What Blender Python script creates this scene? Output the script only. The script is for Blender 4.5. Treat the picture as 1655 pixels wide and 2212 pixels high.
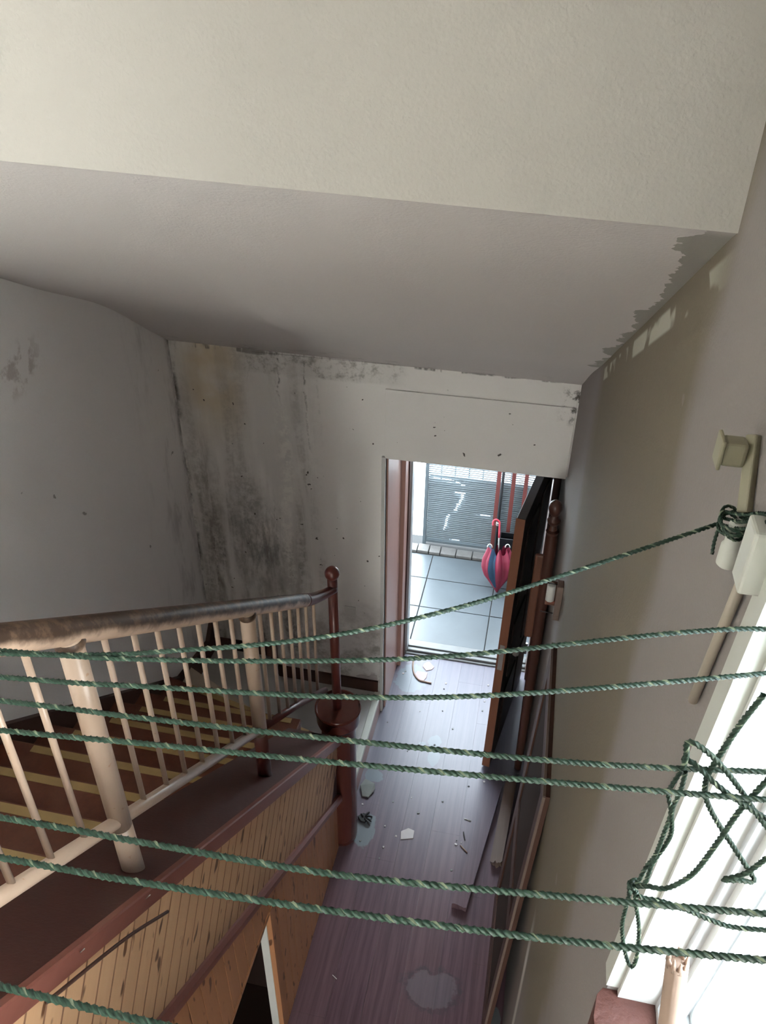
import bpy, bmesh, math, random
from mathutils import Vector, Matrix, noise as mnoise
random.seed(7)
S = bpy.context.scene
COL = S.collection
for o in list(bpy.data.objects): bpy.data.objects.remove(o)

# ------------------------------------------------------------------ camera
H = 4.35
cam_d = bpy.data.cameras.new('camera'); cam = bpy.data.objects.new('camera', cam_d); COL.objects.link(cam)
R = Matrix(((0.97766, -0.12352, 0.17006), (0.20999, 0.54006, -0.81501), (0.00883, 0.83251, 0.55394)))
cam.matrix_world = Matrix.Translation((0, 0, H)) @ R.to_4x4()
cam_d.sensor_fit = 'HORIZONTAL'; cam_d.sensor_width = 36; cam_d.lens = 36 * 1726 / 1655
cam_d.clip_start = 0.02; cam_d.clip_end = 200
S.camera = cam
# ------------------------------------------------------------------ world, exposure
W = bpy.data.worlds.new('world'); S.world = W; W.use_nodes = True
bg = W.node_tree.nodes['Background']; bg.inputs[0].default_value = (0.80, 0.915, 1.0, 1); bg.inputs[1].default_value = 1.0
S.view_settings.view_transform = 'Standard'; S.view_settings.look = 'None'; S.view_settings.gamma = 1
S.view_settings.use_curve_mapping = False; S.view_settings.exposure = 4.55

# ------------------------------------------------------------------ materials
class G:
    """small node-graph writer"""
    def __init__(s, name):
        s.m = bpy.data.materials.new(name); s.m.use_nodes = True; s.nt = s.m.node_tree
        s.b = s.nt.nodes['Principled BSDF']
        s._p = None
    def n(s, t, **k):
        x = s.nt.nodes.new(t)
        for a, v in k.items(): setattr(x, a, v)
        return x
    def put(s, sock, v):
        if isinstance(v, bpy.types.NodeSocket): s.nt.links.new(v, sock)
        elif isinstance(v, (tuple, list)) and len(v) == 3 and sock.type == 'RGBA': sock.default_value = (*v, 1)
        else: sock.default_value = v
    def pos(s):
        if not s._p: s._p = s.n('ShaderNodeNewGeometry').outputs['Position']
        return s._p
    def obj(s): return s.n('ShaderNodeTexCoord').outputs['Object']
    def rnd(s): return s.n('ShaderNodeObjectInfo').outputs['Random']
    def xyz(s, v=None):
        q = s.n('ShaderNodeSeparateXYZ'); s.put(q.inputs[0], v or s.pos()); return q.outputs
    def sc(s, v, f, off=(0, 0, 0)):
        q = s.n('ShaderNodeMapping'); s.put(q.inputs[0], v); q.inputs['Scale'].default_value = f
        s.put(q.inputs['Location'], off); return q.outputs[0]
    def math(s, op, a, b=0.0, c=None):
        q = s.n('ShaderNodeMath', operation=op); s.put(q.inputs[0], a); s.put(q.inputs[1], b)
        if c is not None: s.put(q.inputs[2], c)
        return q.outputs[0]
    def mul(s, a, b): return s.math('MULTIPLY', a, b)
    def add(s, a, b): return s.math('ADD', a, b)
    def noise(s, v, scale, detail=4, rough=0.55, dist=0.0):
        q = s.n('ShaderNodeTexNoise'); s.put(q.inputs['Vector'], v); q.inputs['Scale'].default_value = scale
        q.inputs['Detail'].default_value = detail; q.inputs['Roughness'].default_value = rough; q.inputs['Distortion'].default_value = dist
        return q.outputs['Fac']
    def step(s, v, a, b, lo=0.0, hi=1.0):
        q = s.n('ShaderNodeMapRange', interpolation_type='SMOOTHSTEP'); s.put(q.inputs[0], v)
        q.inputs[1].default_value = a; q.inputs[2].default_value = b; q.inputs[3].default_value = lo; q.inputs[4].default_value = hi
        return q.outputs[0]
    def win(s, v, a, b, w):
        return s.mul(s.step(v, a - w, a + w), s.step(v, b - w, b + w, 1, 0))
    def mix(s, f, a, b):
        q = s.n('ShaderNodeMix', data_type='RGBA'); s.put(q.inputs[0], f); s.put(q.inputs[6], a); s.put(q.inputs[7], b); return q.outputs[2]
    def disc(s, cx, cy, r, soft, ax=1.0, ay=1.0, wob=0.0):
        x = s.xyz()
        dx = s.mul(s.add(x[0], -cx), 1 / ax); dy = s.mul(s.add(x[1], -cy), 1 / ay)
        d = s.math('SQRT', s.add(s.mul(dx, dx), s.mul(dy, dy)))
        if wob: d = s.add(d, s.mul(s.add(s.noise(s.pos(), 14, 3), -0.5), wob))
        return d
    def bump(s, h, dist=0.002, strength=1.0):
        q = s.n('ShaderNodeBump'); q.inputs['Distance'].default_value = dist; q.inputs['Strength'].default_value = strength
        s.put(q.inputs['Height'], h); s.nt.links.new(q.outputs[0], s.b.inputs['Normal'])
    def done(s, col, rough=0.6, metal=0.0, spec=None):
        s.put(s.b.inputs['Base Color'], col); s.put(s.b.inputs['Roughness'], rough); s.b.inputs['Metallic'].default_value = metal
        if spec is not None: s.b.inputs['Specular IOR Level'].default_value = spec
        return s.m

def simple(name, col, rough=0.6, metal=0.0, var=0.12, scale=9.0, bumpd=0.0, spec=None, local=True):
    g = G(name); v = g.obj() if local else g.pos()
    f = g.noise(v, scale, 4)
    c = g.mix(f, tuple(x * (1 - var) for x in col), tuple(min(1, x * (1 + var)) for x in col))
    if bumpd: g.bump(g.noise(v, scale * 6, 3), bumpd)
    return g.done(c, rough, metal, spec)

def speck(g, scale, th, soft=0.04):
    return g.step(g.noise(g.pos(), scale, 2, 0.5), th, th + soft)

def m_plaster(name, col, stain=None):
    g = G(name); p = g.pos(); x, y, z = g.xyz()
    n1 = g.noise(p, 1.1, 3); c = g.mix(n1, tuple(a * 0.95 for a in col), tuple(min(1, a * 1.05) for a in col))
    if stain: c = stain(g, c, p, x, y, z)
    g.bump(g.add(g.noise(p, 180, 2), g.mul(g.noise(p, 12, 3), 1.5)), 0.0012, 0.6)
    return g.done(c, 0.75, 0, 0.3)

def st_front(g, c, p, x, y, z):
    reg = g.mul(g.win(x, -2.06, -1.22, 0.10), g.step(z, 0.1, 0.5))
    # yellow damp patch under the soffit
    yl = g.mul(g.win(x, -1.98, -1.66, 0.10), g.step(z, 1.9, 2.45))
    c = g.mix(g.mul(yl, g.step(g.noise(p, 4, 3), 0.3, 0.65, 0.25, 0.85)), c, (0.62, 0.50, 0.31))
    # vertical runs of mould
    runs = g.noise(g.sc(p, (7.5, 1, 0.75)), 1.0, 5, 0.6, 0.4)
    fine = g.noise(p, 26, 5, 0.7)
    low = g.step(z, 2.5, 1.0, 0.35, 1.0)
    a = g.mul(g.mul(g.step(runs, 0.42, 0.70), g.step(fine, 0.32, 0.66, 0.25, 1)), low)
    c = g.mix(g.mul(g.mul(a, reg), 0.95), c, (0.15, 0.135, 0.115))
    c = g.mix(g.mul(g.mul(reg, g.step(g.noise(g.sc(p, (3.2, 1, 0.9)), 1.3, 3, 0.5), 0.38, 0.62)), 0.26), c, (0.30, 0.285, 0.26))
    # dense cloud of mould low in the middle
    d = g.math('SQRT', g.add(g.math('POWER', g.mul(g.add(x, 1.60), 1 / 0.24), 2.0), g.math('POWER', g.mul(g.add(z, -1.28), 1 / 0.50), 2.0)))
    cl = g.mul(g.step(d, 1.15, 0.15), g.step(g.noise(g.sc(p, (16, 1, 5)), 1, 6, 0.7), 0.36, 0.62))
    c = g.mix(g.mul(cl, 0.7), c, (0.10, 0.095, 0.09))
    # thin dark runs
    xd = g.n('ShaderNodeCombineXYZ'); g.put(xd.inputs[0], g.add(x, g.mul(g.noise(p, 5, 4, 0.6), 0.10))); g.put(xd.inputs[2], z)
    thin = g.step(g.noise(g.sc(xd.outputs[0], (26, 1, 0.5)), 1, 3, 0.5), 0.60, 0.72)
    thin = g.mul(g.mul(thin, reg), g.step(fine, 0.45, 0.6))
    c = g.mix(g.mul(thin, 0.8), c, (0.09, 0.08, 0.075))
    for cx_, w_, zt_, st_ in ((-1.925, 0.028, 2.25, 0.65), (-1.86, 0.012, 1.9, 0.6), (-1.745, 0.010, 1.75, 0.6), (-1.56, 0.014, 1.6, 0.6), (-1.37, 0.016, 1.45, 0.5)):
        rx = g.add(x, g.mul(g.add(g.noise(p, 3.5, 4, 0.65), -0.5), 0.09))
        run = g.mul(g.win(rx, cx_ - w_, cx_ + w_, 0.018), g.mul(g.step(z, zt_, zt_ - 0.5), g.step(g.noise(g.sc(p, (22, 1, 5)), 1, 5, 0.65), 0.34, 0.68)))
        c = g.mix(g.mul(run, st_), c, (0.15, 0.120, 0.090))
    crk = g.mul(g.step(g.add(z, g.mul(g.noise(p, 8, 4), 0.03)), 2.648, 2.658), g.step(g.noise(g.sc(p, (5, 1, 1)), 1.6, 4, 0.7), 0.50, 0.58))
    c = g.mix(g.mul(crk, 0.8), c, (0.12, 0.11, 0.10))
    rc = g.mul(g.mul(g.step(x, 0.10, 0.20), g.win(z, 2.42, 2.62, 0.04)), g.step(g.noise(p, 20, 5, 0.7), 0.48, 0.62))
    c = g.mix(rc, c, (0.13, 0.12, 0.11))
    # pale scaling run
    pale = g.mul(g.win(g.add(x, g.mul(g.noise(g.sc(p, (3, 1, 2)), 2, 3), 0.12)), -1.40, -1.31, 0.03), g.mul(g.win(z, 0.9, 2.35, 0.15), g.step(fine, 0.4, 0.6)))
    c = g.mix(g.mul(pale, 0.75), c, (0.82, 0.80, 0.76))
    # corner edge line
    cor = g.mul(g.win(g.add(x, g.mul(g.noise(p, 9, 4), 0.03)), -2.07, -2.015, 0.014), g.step(g.noise(g.sc(p, (2, 1, 2)), 1.8, 5, 0.75), 0.40, 0.66))
    c = g.mix(g.mul(cor, 0.9), c, (0.08, 0.07, 0.065))
    # spots along the band under the soffit
    band = g.mul(g.win(z, 2.53, 2.70, 0.012), g.win(x, -1.62, -0.72, 0.05))
    c = g.mix(g.mul(g.mul(band, 0.75), g.step(g.noise(p, 17, 6, 0.75), 0.47, 0.70)), c, (0.17, 0.15, 0.135))
    c = g.mix(g.mul(band, 0.22), c, (0.42, 0.40, 0.38))
    # foot of the wall, dirt beside the casing
    d2 = g.mul(g.win(x, -1.35, -0.78, 0.06), g.step(z, 1.15, 0.35))
    c = g.mix(g.mul(d2, g.step(g.noise(p, 6, 5, 0.65), 0.42, 0.7)), c, (0.20, 0.17, 0.14))
    c = g.mix(g.mul(speck(g, 24, 0.735, 0.02), g.win(z, 0.8, 2.5, 0.1)), c, (0.10, 0.09, 0.08))
    return c

def st_left(g, c, p, x, y, z):
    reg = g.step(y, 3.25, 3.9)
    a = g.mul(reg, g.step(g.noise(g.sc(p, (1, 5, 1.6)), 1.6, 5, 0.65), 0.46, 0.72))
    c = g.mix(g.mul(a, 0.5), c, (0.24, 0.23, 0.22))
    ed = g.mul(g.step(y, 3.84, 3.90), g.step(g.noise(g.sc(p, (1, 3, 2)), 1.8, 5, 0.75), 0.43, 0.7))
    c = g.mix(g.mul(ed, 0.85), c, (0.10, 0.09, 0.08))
    rub = g.mul(g.mul(g.win(y, 2.45, 2.75, 0.08), g.win(z, 2.95, 3.12, 0.05)), g.step(g.noise(p, 14, 4, 0.6), 0.48, 0.62))
    c = g.mix(g.mul(rub, 0.5), c, (0.36, 0.29, 0.25))
    return g.mix(g.mul(speck(g, 13, 0.755, 0.02), 0.7), c, (0.24, 0.22, 0.21))

def st_right(g, c, p, x, y, z):
    wob = g.mul(g.add(g.noise(p, 3.0, 3), -0.5), 0.25)
    kh = g.mul(g.step(g.add(y, wob), 1.0, 1.16), g.step(g.add(y, wob), 2.55, 2.95, 1, 0))
    c = g.mix(g.mul(kh, g.step(z, 0.9, 1.7)), c, (0.180, 0.155, 0.110))
    # bare pale patches where the wall paint stops short of the soffit
    line = g.add(z, g.mul(g.add(y, -1.09), 0.522))
    under = g.mul(g.win(line, 4.025, 4.072, 0.005), g.step(g.noise(g.sc(p, (1, 2.4, 2.4)), 1.6, 3, 0.5), 0.47, 0.51))
    c = g.mix(g.mul(under, g.win(y, 1.15, 2.9, 0.1)), c, (0.46, 0.45, 0.37))
    c = g.mix(g.mul(g.win(g.add(y, g.mul(wob, 0.1)), 1.60, 1.66, 0.02), g.win(z, 0.2, 1.5, 0.2)), c, (0.62, 0.60, 0.56))
    return g.mix(g.mul(speck(g, 9, 0.72, 0.02), 0.5), c, (0.25, 0.22, 0.2))

def st_soffit(g, c, p, x, y, z):
    # wall paint brushed over the edge of the soffit
    n = g.noise(g.sc(p, (2, 2.2, 0)), 2.2, 5, 0.6)
    wd = g.add(g.add(0.222, g.mul(g.add(n, -0.36), -0.22)), g.mul(g.step(y, 1.1, 2.9), 0.01))
    edge = g.math('GREATER_THAN', x, wd)
    m = g.mul(g.mul(edge, g.win(y, 1.10, 2.95, 0.03)), g.step(g.noise(g.sc(p, (3, 9, 3)), 1, 2), 0.24, 0.28))
    c = g.mix(g.mul(m, 0.9), c, (0.31, 0.30, 0.26))
    c = g.mix(g.mul(g.step(y, 3.6, 3.9), g.mul(g.step(g.noise(p, 6, 5, 0.7), 0.52, 0.68), 0.5)), c, (0.3, 0.28, 0.26))
    return g.mix(speck(g, 6, 0.755, 0.01), c, (0.2, 0.19, 0.18))

M = {}
M['front'] = m_plaster('painted_plaster_stained', (0.80, 0.775, 0.755), st_front)
M['left'] = m_plaster('painted_plaster_grey', (0.90, 0.885, 0.87), st_left)
M['right'] = m_plaster('painted_plaster_khaki', (0.255, 0.228, 0.214), st_right)
M['soffit'] = m_plaster('painted_soffit', (0.655, 0.618, 0.60), st_soffit)
M['upper'] = m_plaster('painted_plaster_cream', (0.50, 0.482, 0.446))
M['plain'] = m_plaster('painted_plaster_plain', (0.66, 0.64, 0.61))
M['concrete'] = simple('concrete', (0.36, 0.36, 0.36), 0.8, var=0.2, scale=5, bumpd=0.001, local=False)
M['ground'] = simple('yard_ground', (0.60, 0.60, 0.58), 0.9, local=False)

def m_laminate():
    g = G('laminate_planks'); p = g.pos(); x, y, z = g.xyz()
    gr = g.noise(g.sc(p, (42, 1.5, 1)), 1.0, 5, 0.65)
    c = g.mix(g.step(gr, 0.32, 0.68), (0.086, 0.041, 0.052), (0.170, 0.094, 0.114))
    c = g.mix(g.mul(g.rnd(), 0.25), c, (0.20, 0.115, 0.115))
    # patches where the print layer has worn away
    bare = (0.20, 0.235, 0.24)
    for cx, cy, r, ax, ay in ((-0.39, 3.70, 0.5, 0.085, 0.11), (-0.375, 3.56, 0.5, 0.085, 0.13), (-0.66, 4.24, 0.5, 0.22, 0.30), (-0.70, 2.93, 0.5, 0.12, 0.24), (0.175, 2.02, 0.5, 0.07, 0.12), (-0.47, 3.66, 0.5, 0.05, 0.03), (-0.74, 3.33, 0.5, 0.12, 0.10)):
        d = g.disc(cx, cy, r, 0, ax, ay, 0.45)
        c = g.mix(g.mul(g.step(d, 0.53, 0.47), 0.85), c, bare)
    # dried water ring
    d = g.disc(-0.15, 2.09, 0.5, 0, 0.30, 0.21, 0.55)
    c = g.mix(g.mul(g.win(d, 0.44, 0.53, 0.05), g.step(g.noise(p, 30, 3), 0.4, 0.6, 0.2, 0.8)), c, (0.07, 0.06, 0.065))
    c = g.mix(g.mul(g.step(d, 0.46, 0.40), 0.35), c, (0.22, 0.22, 0.24))
    c = g.mix(g.step(y, 2.2, 3.8, 0.05, 0.60), c, (0.118, 0.145, 0.200))  # greyer and bluer towards the door: dust film plus painted door-light reflection
    rg = 0.33
    g.bump(gr, 0.0004, 0.5)
    return g.done(c, rg, 0, 0.5)
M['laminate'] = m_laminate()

def m_wood(name, c1, c2, rough=0.5, axis=2, fine=60.0, knots=None, long=2.2, spec=0.45):
    g = G(name); v = g.obj(); r = g.rnd()
    sca = [fine, fine, fine]; sca[axis] = long
    off = g.n('ShaderNodeCombineXYZ'); g.put(off.inputs[0], g.mul(r, 37.0)); g.put(off.inputs[1], g.mul(r, 11.0)); g.put(off.inputs[2], g.mul(r, 23.0))
    gr = g.noise(g.sc(v, tuple(sca), off.outputs[0]), 1.0, 4, 0.6, 0.3)
    c = g.mix(gr, c1, c2)
    c = g.mix(g.mul(r, 0.25), c, tuple(a * 0.8 for a in c1))
    if knots:
        ks = [26.0, 26.0, 26.0]; ks[axis] = 11.0
        k = g.step(g.noise(g.sc(v, tuple(ks), off.outputs[0]), 1.0, 1, 0.4), 0.655, 0.72)
        c = g.mix(k, c, knots)
    g.bump(gr, 0.0004, 0.5)
    return g.done(c, rough, 0, spec)
M['pine'] = m_wood('pine_boarding', (0.56, 0.325, 0.175), (0.68, 0.43, 0.25), 0.5, 2, 50, (0.13, 0.055, 0.025))
M['pine_low'] = m_wood('pine_boarding_varnished', (0.42, 0.19, 0.090), (0.54, 0.27, 0.135), 0.45, 2, 50, (0.15, 0.06, 0.03))
M['grooves'] = m_wood('pine_edge_dark', (0.15, 0.065, 0.032), (0.21, 0.095, 0.048), 0.6, 2, 50)
M['redwood'] = m_wood('red_brown_varnish', (0.20, 0.062, 0.044), (0.28, 0.095, 0.066), 0.32, 2, 40)
M['newelwood'] = m_wood('newel_varnish', (0.070, 0.018, 0.013), (0.105, 0.031, 0.021), 0.25, 2, 30)
M['fascia'] = m_wood('fascia_varnish', (0.19, 0.064, 0.046), (0.25, 0.092, 0.068), 0.35, 1, 40)
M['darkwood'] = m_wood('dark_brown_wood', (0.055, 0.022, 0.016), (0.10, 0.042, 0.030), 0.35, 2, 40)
M['midwood'] = m_wood('mid_brown_wood', (0.13, 0.050, 0.030), (0.19, 0.080, 0.050), 0.45, 2, 40)
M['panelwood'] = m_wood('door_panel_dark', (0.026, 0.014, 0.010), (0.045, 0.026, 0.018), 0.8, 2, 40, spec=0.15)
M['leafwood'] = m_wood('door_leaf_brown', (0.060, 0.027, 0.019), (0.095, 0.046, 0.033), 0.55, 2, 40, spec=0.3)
M['orangewood'] = m_wood('orange_door_edge', (0.185, 0.068, 0.036), (0.245, 0.098, 0.053), 0.5, 2, 40)
M['casing'] = m_wood('door_casing_wood', (0.36, 0.20, 0.165), (0.46, 0.28, 0.235), 0.35, 2, 40)
M['greyboard'] = m_wood('grey_brown_board', (0.15, 0.105, 0.085), (0.22, 0.165, 0.14), 0.5, 1, 40)

def m_tread():
    g = G('stair_paint_red_brown'); p = g.pos()
    c = g.mix(g.noise(p, 24, 5, 0.7), (0.060, 0.015, 0.009), (0.19, 0.060, 0.029))
    c = g.mix(g.mul(g.step(g.noise(p, 5, 4), 0.45, 0.7), 0.5), c, (0.17, 0.065, 0.036))
    g.bump(g.noise(p, 70, 3), 0.0008); return g.done(c, 0.5, 0, 0.4)
M['tread'] = m_tread()
def m_cap():
    g = G('stair_cap_maroon'); p = g.pos()
    c = g.mix(g.noise(p, 30, 5, 0.7), (0.045, 0.013, 0.010), (0.080, 0.026, 0.019))
    g.bump(g.noise(p, 90, 3), 0.0006); return g.done(c, 0.45, 0, 0.4)
M['cap'] = m_cap()
M['strip'] = simple('nosing_strip_yellow', (0.35, 0.235, 0.095), 0.6, var=0.3, scale=14, local=False)
M['greytread'] = simple('grey_tile_tread', (0.42, 0.41, 0.40), 0.45, var=0.2, scale=7, local=False)
M['beigetread'] = simple('beige_worn_tread', (0.46, 0.38, 0.30), 0.6, var=0.3, scale=6, local=False)
def m_cream():
    g = G('cream_enamel_pipe'); p = g.pos()
    c = g.mix(g.noise(p, 8, 4), (0.46, 0.33, 0.24), (0.53, 0.405, 0.315))
    c = g.mix(g.step(g.noise(p, 45, 4), 0.66, 0.72), c, (0.42, 0.26, 0.16))
    return g.done(c, 0.3, 0, 0.5)
M['cream'] = m_cream()
def m_handrail():
    g = G('worn_handrail'); p = g.pos(); x, y, z = g.xyz()
    nrm = g.xyz(g.n('ShaderNodeNewGeometry').outputs['Normal'])
    wear = g.add(g.add(nrm[2], g.mul(nrm[0], -0.55)), g.mul(g.add(g.noise(p, 9, 5, 0.65), -0.5), 1.3))
    w = g.step(wear, -0.95, -0.35)
    c = g.mix(w, (0.58, 0.41, 0.30), (0.060, 0.036, 0.024))
    c = g.mix(g.mul(w, g.step(g.noise(p, 22, 5, 0.7), 0.45, 0.62)), c, (0.145, 0.088, 0.056))
    return g.done(c, 0.45, 0, 0.4)
M['handrail'] = m_handrail()
M['maroonpipe'] = simple('maroon_enamel_pipe', (0.105, 0.027, 0.021), 0.35, var=0.25)
M['white'] = simple('white_paint', (0.60, 0.60, 0.58), 0.45, var=0.05, local=False)
M['offwhite'] = simple('off_white_plastic', (0.52, 0.53, 0.48), 0.45, var=0.06, local=False)
M['khakiplastic'] = simple('khaki_painted_metal', (0.27, 0.25, 0.17), 0.5, var=0.12, local=False)
M['sillred'] = simple('red_brown_sill', (0.085, 0.028, 0.020), 0.6, var=0.35, scale=16, bumpd=0.002, local=False)
M['alu'] = simple('window_aluminium', (0.55, 0.56, 0.57), 0.35, 0.3, local=False)
M['tan'] = simple('tan_wood_pole', (0.36, 0.25, 0.19), 0.6, var=0.2, scale=12, local=False)
M['beigepipe'] = simple('beige_conduit', (0.38, 0.33, 0.265), 0.45, var=0.08, local=False)
M['black'] = simple('black_metal', (0.012, 0.013, 0.016), 0.4, 0.0)
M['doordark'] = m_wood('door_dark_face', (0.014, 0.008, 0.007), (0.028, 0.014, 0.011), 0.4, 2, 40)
M['steel'] = simple('dull_steel', (0.45, 0.44, 0.42), 0.4, 0.8)
M['tile'] = simple('porch_tile', (0.082, 0.096, 0.106), 0.34, var=0.22, scale=4, bumpd=0.0006, local=False, spec=0.5)
M['grout'] = simple('dark_grout', (0.02, 0.02, 0.02), 0.9)
M['brick'] = simple('kerb_brick_grey', (0.13, 0.125, 0.12), 0.85, var=0.3, scale=20, bumpd=0.002)
M['threshold'] = simple('threshold_stone', (0.16, 0.165, 0.165), 0.45, var=0.2, scale=10, local=False)
M['gate'] = simple('gate_grey_paint', (0.10, 0.125, 0.14), 0.5, var=0.1)
M['slats'] = simple('gate_slat_grey', (0.22, 0.26, 0.285), 0.55, var=0.1)
M['sheet'] = simple('gate_backing_sheet', (0.21, 0.25, 0.275), 0.7, var=0.15, local=False)
M['redpost'] = simple('red_oxide_post', (0.16, 0.04, 0.035), 0.5, var=0.2)
M['magenta'] = simple('magenta_fabric', (0.165, 0.005, 0.026), 0.6, var=0.25, scale=20)
M['bluefab'] = simple('blue_fabric', (0.012, 0.045, 0.09), 0.6, var=0.3, scale=30)
M['pinkplastic'] = simple('pink_plastic', (0.40, 0.028, 0.05), 0.3, var=0.05)
M['flake'] = simple('plaster_flake', (0.56, 0.52, 0.51), 0.8, var=0.15)
M['flakedark'] = simple('dirty_flake', (0.20, 0.21, 0.20), 0.8, var=0.3)
M['pinkflake'] = simple('torn_laminate', (0.48, 0.36, 0.36), 0.6, var=0.15)
M['rubber'] = simple('black_debris', (0.015, 0.014, 0.014), 0.6)
def m_cord():
    g = G('green_twisted_cord'); uv = g.n('ShaderNodeUVMap').outputs[0]
    u, v, _ = g.xyz(uv)
    lob = g.math('FRACT', g.mul(v, 3.0))
    hi = g.step(g.noise(g.sc(uv, (60, 9, 1)), 1, 3, 0.6), 0.48, 0.66)
    c = g.mix(hi, (0.012, 0.034, 0.021), (0.040, 0.080, 0.054))
    c = g.mix(g.mul(g.math('GREATER_THAN', v, 0.84), g.step(g.noise(g.sc(uv, (45, 3, 1)), 1, 2), 0.46, 0.58)), c, (0.24, 0.29, 0.20))
    return g.done(c, 0.5, 0, 0.4)
M['cord'] = m_cord()
def m_glass():
    m = bpy.data.materials.new('window_glass'); m.use_nodes = True; nt = m.node_tree; nt.nodes.clear()
    o = nt.nodes.new('ShaderNodeOutputMaterial'); a = nt.nodes.new('ShaderNodeBsdfTransparent'); b = nt.nodes.new('ShaderNodeBsdfGlossy')
    x = nt.nodes.new('ShaderNodeMixShader'); fr = nt.nodes.new('ShaderNodeFresnel'); fr.inputs[0].default_value = 1.45
    a.inputs[0].default_value = (0.98, 0.918, 0.85, 1); b.inputs['Roughness'].default_value = 0.03
    nt.links.new(fr.outputs[0], x.inputs[0]); nt.links.new(a.outputs[0], x.inputs[1]); nt.links.new(b.outputs[0], x.inputs[2]); nt.links.new(x.outputs[0], o.inputs[0])
    return m
M['glass'] = m_glass()

# ------------------------------------------------------------------ mesh helpers
def mesh_obj(name, verts, faces, mat, parent=None, smooth=False, loc=None, uvs=None):
    """verts in world space unless loc is given (then local to loc)"""
    me = bpy.data.meshes.new(name); me.from_pydata([tuple(v) for v in verts], [], faces); me.update()
    if smooth:
        for p in me.polygons: p.use_smooth = True
    if uvs:
        l = me.uv_layers.new(name='UVMap')
        for i, lp in enumerate(me.loops): l.data[i].uv = uvs[lp.vertex_index]
    me.materials.append(M[mat] if isinstance(mat, str) else mat)
    return link(bpy.data.objects.new(name, me), parent, loc)
def link(o, parent=None, loc=None):
    COL.objects.link(o)
    if loc is not None: o.location = loc
    if parent is not None:
        o.parent = parent
        base = parent; off = Vector(parent.location)
        while base.parent: base = base.parent
        o.matrix_parent_inverse = PINV[parent.name]
    PINV[o.name] = (Matrix.Translation(o.location) @ o.rotation_euler.to_matrix().to_4x4()).inverted() if parent is None or True else None
    return o
PINV = {}
def reinv(o):
    PINV[o.name] = (Matrix.Translation(o.location) @ o.rotation_euler.to_matrix().to_4x4()).inverted()
def empty(name, loc):
    o = bpy.data.objects.new(name, None); o.empty_display_size = 0.05; COL.objects.link(o); o.location = loc; reinv(o); return o
def tag(o, label, cat, group=None):
    o['label'] = label; o['category'] = cat
    if group: o['group'] = group
    return o
def struct(o, label=None):
    o['kind'] = 'structure'
    if label: o['label'] = label
    return o

def box_vf(x0, x1, y0, y1, z0, z1):
    v = [(x0, y0, z0), (x1, y0, z0), (x1, y1, z0), (x0, y1, z0), (x0, y0, z1), (x1, y0, z1), (x1, y1, z1), (x0, y1, z1)]
    f = [(0, 3, 2, 1), (4, 5, 6, 7), (0, 1, 5, 4), (1, 2, 6, 5), (2, 3, 7, 6), (3, 0, 4, 7)]
    return v, f
def join(*parts):
    V, F = [], []
    for v, f in parts:
        n = len(V); V += list(v); F += [tuple(i + n for i in q) for q in f]
    return V, F
def bevel(o, w, seg=2):
    b = o.modifiers.new('bevel', 'BEVEL'); b.width = w; b.segments = seg; b.limit_method = 'ANGLE'; b.angle_limit = 0.6
    return o
def box(name, b, mat, parent=None, bev=0.0, seg=2):
    """box in world space, origin at its base centre"""
    x0, x1, y0, y1, z0, z1 = b; c = Vector(((x0 + x1) / 2, (y0 + y1) / 2, z0))
    v, f = box_vf(x0 - c.x, x1 - c.x, y0 - c.y, y1 - c.y, 0, z1 - z0)
    o = mesh_obj(name, v, f, mat, parent, loc=c)
    if bev: bevel(o, bev, seg)
    return o
def frame(a, b, upv=(0, 0, 1)):
    d = (Vector(b) - Vector(a)).normalized(); u = Vector(upv)
    if abs(d.dot(u)) > 0.98: u = Vector((1, 0, 0))
    s = d.cross(u).normalized(); t = s.cross(d).normalized(); return d, s, t
def tube_vf(pts, rad, n=16, caps=True):
    pts = [Vector(p) for p in pts]; V, F = [], []
    rad = rad if isinstance(rad, (list, tuple)) else [rad] * len(pts)
    prev = None
    for i, p in enumerate(pts):
        a = pts[max(0, i - 1)]; b = pts[min(len(pts) - 1, i + 1)]
        d = (b - a).normalized()
        if prev is None:
            u = Vector((0, 0, 1)) if abs(d.z) < 0.95 else Vector((1, 0, 0))
            s = d.cross(u).normalized()
        else:
            s = (prev - d * prev.dot(d)).normalized()
        prev = s; t = d.cross(s)
        for k in range(n):
            q = 2 * math.pi * k / n
            V.append(p + (s * math.cos(q) + t * math.sin(q)) * rad[i])
    for i in range(len(pts) - 1):
        for k in range(n):
            a = i * n + k; b = i * n + (k + 1) % n
            F.append((a, b, b + n, a + n))
    if caps:
        F.append(tuple(reversed(range(n)))); F.append(tuple(range((len(pts) - 1) * n, len(pts) * n)))
    return V, F
def tube(name, pts, rad, mat, parent=None, n=16, loc=None):
    loc = Vector(loc) if loc is not None else Vector(pts[0])
    v, f = tube_vf(pts, rad, n)
    return mesh_obj(name, [x - loc for x in v], f, mat, parent, True, loc)
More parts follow.
